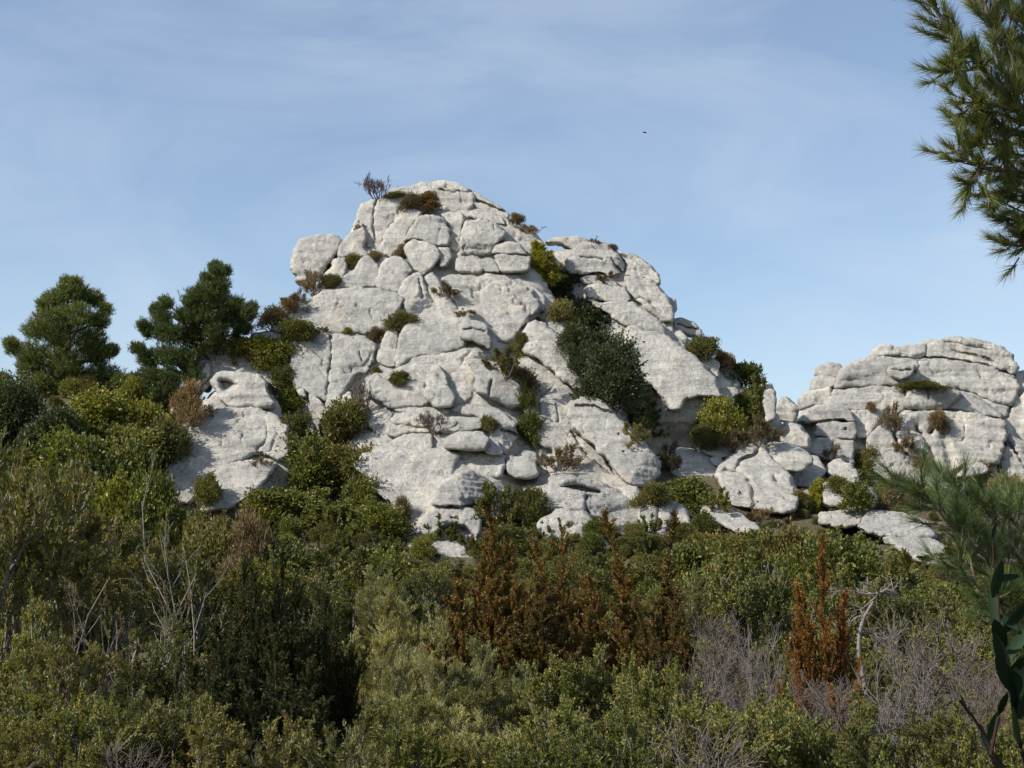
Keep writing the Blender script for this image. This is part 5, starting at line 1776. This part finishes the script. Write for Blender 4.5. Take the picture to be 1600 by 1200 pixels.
def spurge():
    rs = np.random.RandomState(81)
    Y = 1.7
    root = bpy.data.objects.new('leafy_stem', None)
    COL.objects.link(root)
    foot = P(1680, 1850, Y)
    foot[2] = float(ground(np.array(foot[0]), np.array(Y)))
    root.location = foot
    tag(root, 'dark broad leaved stem standing close to the camera at the lower right', 'plant')
    lines = [[foot, P(1640, 1380, Y), P(1606, 1230, Y), P(1592, 1150, Y), P(1575, 1070, Y), P(1563, 1000, Y), P(1560, 930, Y), P(1553, 880, Y), P(1549, 820, Y)],
             [P(1640, 1380, Y), P(1575, 1240, Y - .02), P(1545, 1160, Y - .03), P(1520, 1120, Y - .04), P(1500, 1095, Y - .05)],
             [P(1575, 1240, Y - .02), P(1548, 1180, Y - .04), P(1560, 1120, Y - .04)]]
    segs = []
    for l in lines:
        for i in range(len(l) - 1):
            segs.append((*l[i], *l[i + 1], .0024 - .0002 * i, .0024 - .0002 * (i + 1)))
    V, Q = tubes(segs, 6)
    link('stem', mesh_np('stem', V - foot, [Q], BARK, tint=np.broadcast_to(np.array((.035, .02, .015)), (len(V), 3))), root)
    # leaf: base px, tip px, width px
    LV = [(1553, 935, 1562, 872, 30), (1563, 1000, 1548, 922, 30), (1566, 995, 1608, 930, 30), (1570, 1015, 1552, 962, 34), (1572, 1030, 1612, 975, 30), (1578, 1060, 1552, 985, 32), (1578, 1065, 1610, 1020, 36),
          (1588, 1085, 1550, 1020, 38), (1585, 1110, 1598, 1020, 40), (1592, 1125, 1622, 1060, 42), (1590, 1130, 1576, 1060, 26), (1600, 1170, 1570, 1100, 30), (1604, 1200, 1625, 1130, 40), (1556, 905, 1590, 900, 18),
          (1550, 850, 1556, 815, 10), (1545, 1160, 1556, 1110, 26), (1520, 1120, 1492, 1082, 12), (1548, 1180, 1530, 1130, 16), (1560, 1120, 1575, 1075, 18), (1575, 1240, 1600, 1190, 26), (1606, 1230, 1640, 1180, 40),
          (1560, 960, 1590, 985, 22), (1570, 1200, 1545, 1175, 20)]
    for (u0, v0, u1, v1, w) in LV:
        dy = rs.uniform(-.05, .05)
        a, b = P(u0, v0, Y), P(u1, v1, Y + dy)
        ax = b - a
        L = np.linalg.norm(ax)
        ax /= L
        side = unit(np.cross(ax, unit(np.array([rs.normal(0, .35), -1.0, rs.uniform(-.2, .5)]))))
        nr = np.cross(side, ax)
        W = w * .62 * Y / F
        rows = []
        for i in range(9):
            t = i / 8
            wd = W * .5 * (math.sin(math.pi * min(1, t * .93 + .05)) ** .75) * (1 if t < 1 else .05)
            c = a + ax * L * t + nr * L * (.16 * t * t - .05)
            rows += [c - side * wd + nr * wd * .35, c, c + side * wd + nr * wd * .35]
        Vv = np.array(rows)
        i = np.arange(8)[:, None] * 3
        Q1 = np.concatenate([i + np.array([[0, 1, 4, 3]]), i + np.array([[1, 2, 5, 4]])])
        col = np.array((.012, .026, .012)) * math.exp(rs.normal(0, .2))
        o = link('leaf', mesh_np('leaf', Vv - a, [Q1], DULL, tint=np.broadcast_to(col, (len(Vv), 3))), root)
        o.location = a - foot


spurge()


# ------------------------------------------------------------------ crooked dead tree right of the orange boxwood
def crooked():
    pl = Plant(91)
    rs = pl.rs
    Y = 17.0
    px = [(1352, 1075), (1342, 1020), (1343, 990), (1350, 965), (1362, 945), (1372, 925)]
    pp = [P(u, v, Y) for u, v in px]
    g = float(ground(np.array(pp[0][0]), np.array(Y)))
    foot = np.array([pp[0][0] + .05, Y, g - .1])
    root = bpy.data.objects.new('dead_tree', None)
    COL.objects.link(root)
    root.location = foot
    tag(root, 'crooked dead tree with a pale curved trunk and a flat twiggy top', 'tree')
    pl.line([foot] + pp, .034, .018)
    cfg = dict(wander=.25, up=.0, n=(5, 6), ang=(.3, .9), len=.55, rr=.5)
    for (u, v, dy) in [(1310, 928, 0), (1335, 915, .2), (1360, 905, -.2), (1385, 910, .1), (1405, 918, -.1), (1400, 930, .3), (1325, 935, -.3)]:
        q = P(u, v, Y + dy)
        d = q - pp[-1]
        L = np.linalg.norm(d)
        pl.branch(pp[-1] - unit(pp[-1] - pp[-2]) * rs.uniform(0, .1), d / L, L, .013, 2, cfg)
    for (i, u, v) in [(2, 1385, 980), (3, 1330, 950)]:
        q = P(u, v, Y)
        d = q - pp[i]
        pl.branch(pp[i], d / np.linalg.norm(d), np.linalg.norm(d), .016, 2, cfg)
    V, Q = tubes(pl.seg, 4)
    link('trunk', mesh_np('trunk', V - foot, [Q], BARK, tint=np.broadcast_to(np.array((.21, .19, .17)), (len(V), 3))), root)


crooked()


# ------------------------------------------------------------------ bird
def bird():
    Y = 90.0
    c = P(1007, 207, Y)
    bm = []
    V, Fq = [], []

    def lathe(pr, n=8):
        b = len(V)
        for (x, r, z) in pr:
            for i in range(n):
                a = 2 * math.pi * i / n
                V.append((x, r * math.cos(a), z + r * math.sin(a)))
        for j in range(len(pr) - 1):
            for i in range(n):
                k = (i + 1) % n
                Fq.append((b + j * n + i, b + j * n + k, b + (j + 1) * n + k, b + (j + 1) * n + i))
    lathe([(-.16, .004, .0), (-.12, .02, 0), (-.05, .038, 0), (.02, .045, 0), (.08, .034, .005), (.11, .028, .012), (.135, .022, .012), (.155, .006, .008), (.175, .001, .004)])
    root = bpy.data.objects.new('bird', None)
    COL.objects.link(root)
    root.location = c
    root.rotation_euler = (.3, .1, .4)
    tag(root, 'tiny dark bird flying in the sky right of the summit', 'bird')
    tn = np.broadcast_to(np.array((.03, .028, .026)), (len(V), 3))
    link('body', mesh_np('body', np.array(V), [np.array(Fq)], BARK, tint=tn), root)
    for s in (-1, 1):
        W = np.array([(.07, .03 * s, .01), (.09, .14 * s, .05), (.03, .27 * s, .03), (-.03, .26 * s, .025), (-.02, .13 * s, .04), (-.05, .03 * s, .005)])
        W = np.concatenate([W, W - np.array([0, 0, .008])])
        q = [np.array([[0, 1, 4, 5], [1, 2, 3, 4], [11, 10, 7, 6], [10, 9, 8, 7], [0, 6, 7, 1], [1, 7, 8, 2], [2, 8, 9, 3], [3, 9, 10, 4], [4, 10, 11, 5]])]
        link('wing', mesh_np('wing', W, q, BARK, tint=np.broadcast_to(np.array((.03, .028, .026)), (12, 3))), root)
    T = np.array([(-.14, .012, 0), (-.14, -.012, 0), (-.25, -.035, 0), (-.25, .035, 0), (-.14, .012, .006), (-.14, -.012, .006), (-.25, -.035, .004), (-.25, .035, .004)])
    link('tail', mesh_np('tail', T, [np.array([[0, 1, 2, 3], [7, 6, 5, 4], [0, 4, 5, 1], [1, 5, 6, 2], [2, 6, 7, 3], [3, 7, 4, 0]])], BARK, tint=np.broadcast_to(np.array((.03, .028, .026)), (8, 3))), root)


bird()


# ------------------------------------------------------------------ undergrowth nobody could count: scattered with geometry nodes
def undergrowth(name, label, kinds, pts_, smin, smax, seed):
    """one object: points on the ground, each carrying a copy of one of the shrub meshes"""
    rs = np.random.RandomState(seed)
    me = bpy.data.meshes.new(name)
    me.vertices.add(len(pts_))
    me.vertices.foreach_set('co', np.ascontiguousarray(pts_, np.float32).ravel())
    for nm, val in (('rot', rs.uniform(0, 6.28, len(pts_))), ('siz', rs.uniform(smin, smax, len(pts_)))):
        at = me.attributes.new(nm, 'FLOAT', 'POINT')
        at.data.foreach_set('value', val.astype(np.float32))
    at = me.attributes.new('pick', 'INT', 'POINT')
    at.data.foreach_set('value', rs.randint(0, 1000, len(pts_)).astype(np.int32))
    o = link(name, me)
    tag(o, label, 'undergrowth', kind='stuff')
    col = bpy.data.collections.new(name + '_kinds')
    for k in kinds:
        for parts, size in PROTO[k]:
            for nm, m in parts:
                ob = bpy.data.objects.new(k + '_' + nm, m)
                col.objects.link(ob)
    g = bpy.data.node_groups.new(name, 'GeometryNodeTree')
    g.interface.new_socket('Geometry', in_out='INPUT', socket_type='NodeSocketGeometry')
    g.interface.new_socket('Geometry', in_out='OUTPUT', socket_type='NodeSocketGeometry')
    gi, go = g.nodes.new('NodeGroupInput'), g.nodes.new('NodeGroupOutput')
    join = g.nodes.new('GeometryNodeJoinGeometry')
    variants = [p for k in kinds for p in PROTO[k]]

    def attr(nm, tp):
        n = g.nodes.new('GeometryNodeInputNamedAttribute')
        n.data_type = tp
        n.inputs['Name'].default_value = nm
        return n.outputs['Attribute']
    cmb = g.nodes.new('ShaderNodeCombineXYZ')
    g.links.new(attr('rot', 'FLOAT'), cmb.inputs[2])
    objs = list(col.objects)
    i = 0
    for vi, (parts, size) in enumerate(variants):
        md = g.nodes.new('FunctionNodeIntegerMath')
        md.operation = 'MODULO'
        g.links.new(attr('pick', 'INT'), md.inputs[0])
        md.inputs[1].default_value = len(variants)
        eq = g.nodes.new('FunctionNodeCompare')
        eq.data_type = 'INT'
        eq.operation = 'EQUAL'
        g.links.new(md.outputs[0], eq.inputs['A'] if 'A' in eq.inputs else eq.inputs[2])
        eq.inputs[3].default_value = vi
        for nm, m in parts:
            oi = g.nodes.new('GeometryNodeObjectInfo')
            oi.inputs['Object'].default_value = objs[i]
            i += 1
            ip = g.nodes.new('GeometryNodeInstanceOnPoints')
            g.links.new(gi.outputs[0], ip.inputs['Points'])
            g.links.new(eq.outputs[0], ip.inputs['Selection'])
            g.links.new(oi.outputs['Geometry'], ip.inputs['Instance'])
            g.links.new(cmb.outputs[0], ip.inputs['Rotation'])
            g.links.new(attr('siz', 'FLOAT'), ip.inputs['Scale'])
            g.links.new(ip.outputs[0], join.inputs[0])
    g.links.new(join.outputs[0], go.inputs[0])
    md = o.modifiers.new('scatter', 'NODES')
    md.node_group = g
    return o


def scatter(x0, x1, y0, y1, step, seed, keep=lambda x, y: np.ones_like(x, bool)):
    rs = np.random.RandomState(seed)
    X, Y = np.meshgrid(np.arange(x0, x1, step), np.arange(y0, y1, step))
    X = X.ravel() + rs.uniform(-.5, .5, X.size) * step
    Y = Y.ravel() + rs.uniform(-.5, .5, Y.size) * step
    m = keep(X, Y) & (np.abs(X) < Y * .55 + 7)
    X, Y = X[m], Y[m]
    return np.stack([X, Y, ground(X, Y) - .05], -1)


undergrowth('undergrowth', 'low mixed scrub covering the near valley floor between the taller shrubs', ['mixed', 'green', 'bare'], scatter(-21, 21, 6.5, 24, 1.25, 5), .3, .52, 1)
undergrowth('undergrowth', 'dense maquis scrub covering the far valley floor up to the rocks', ['far_olive', 'far_green', 'mixed'], scatter(-42, 44, 24, 64, 1.7, 6, lambda x, y: ~((x > 8) & (y > 57))), .42, .72, 2)
undergrowth('undergrowth', 'bushy green scrub covering the slopes around and behind the outcrops', ['far_green', 'far_bright', 'far_olive'],
            scatter(-48, 52, 62, 100, 2.2, 7, lambda x, y: ((x < -11) & ~((x > -17.5) & (y < 72))) | ((x > 12) & (y > 74) & (y < 86)) | ((np.abs(x) <= 10) & (y < 66))), .45, .85, 3)
undergrowth('undergrowth', 'low dry scrub along the foot of the rocks and between the loose boulders', ['far_olive', 'far_heath', 'far_green'], scatter(-18, 36, 46, 84, 1.0, 8, lambda x, y: (y < 66) | (x > 11)), .2, .4, 4)
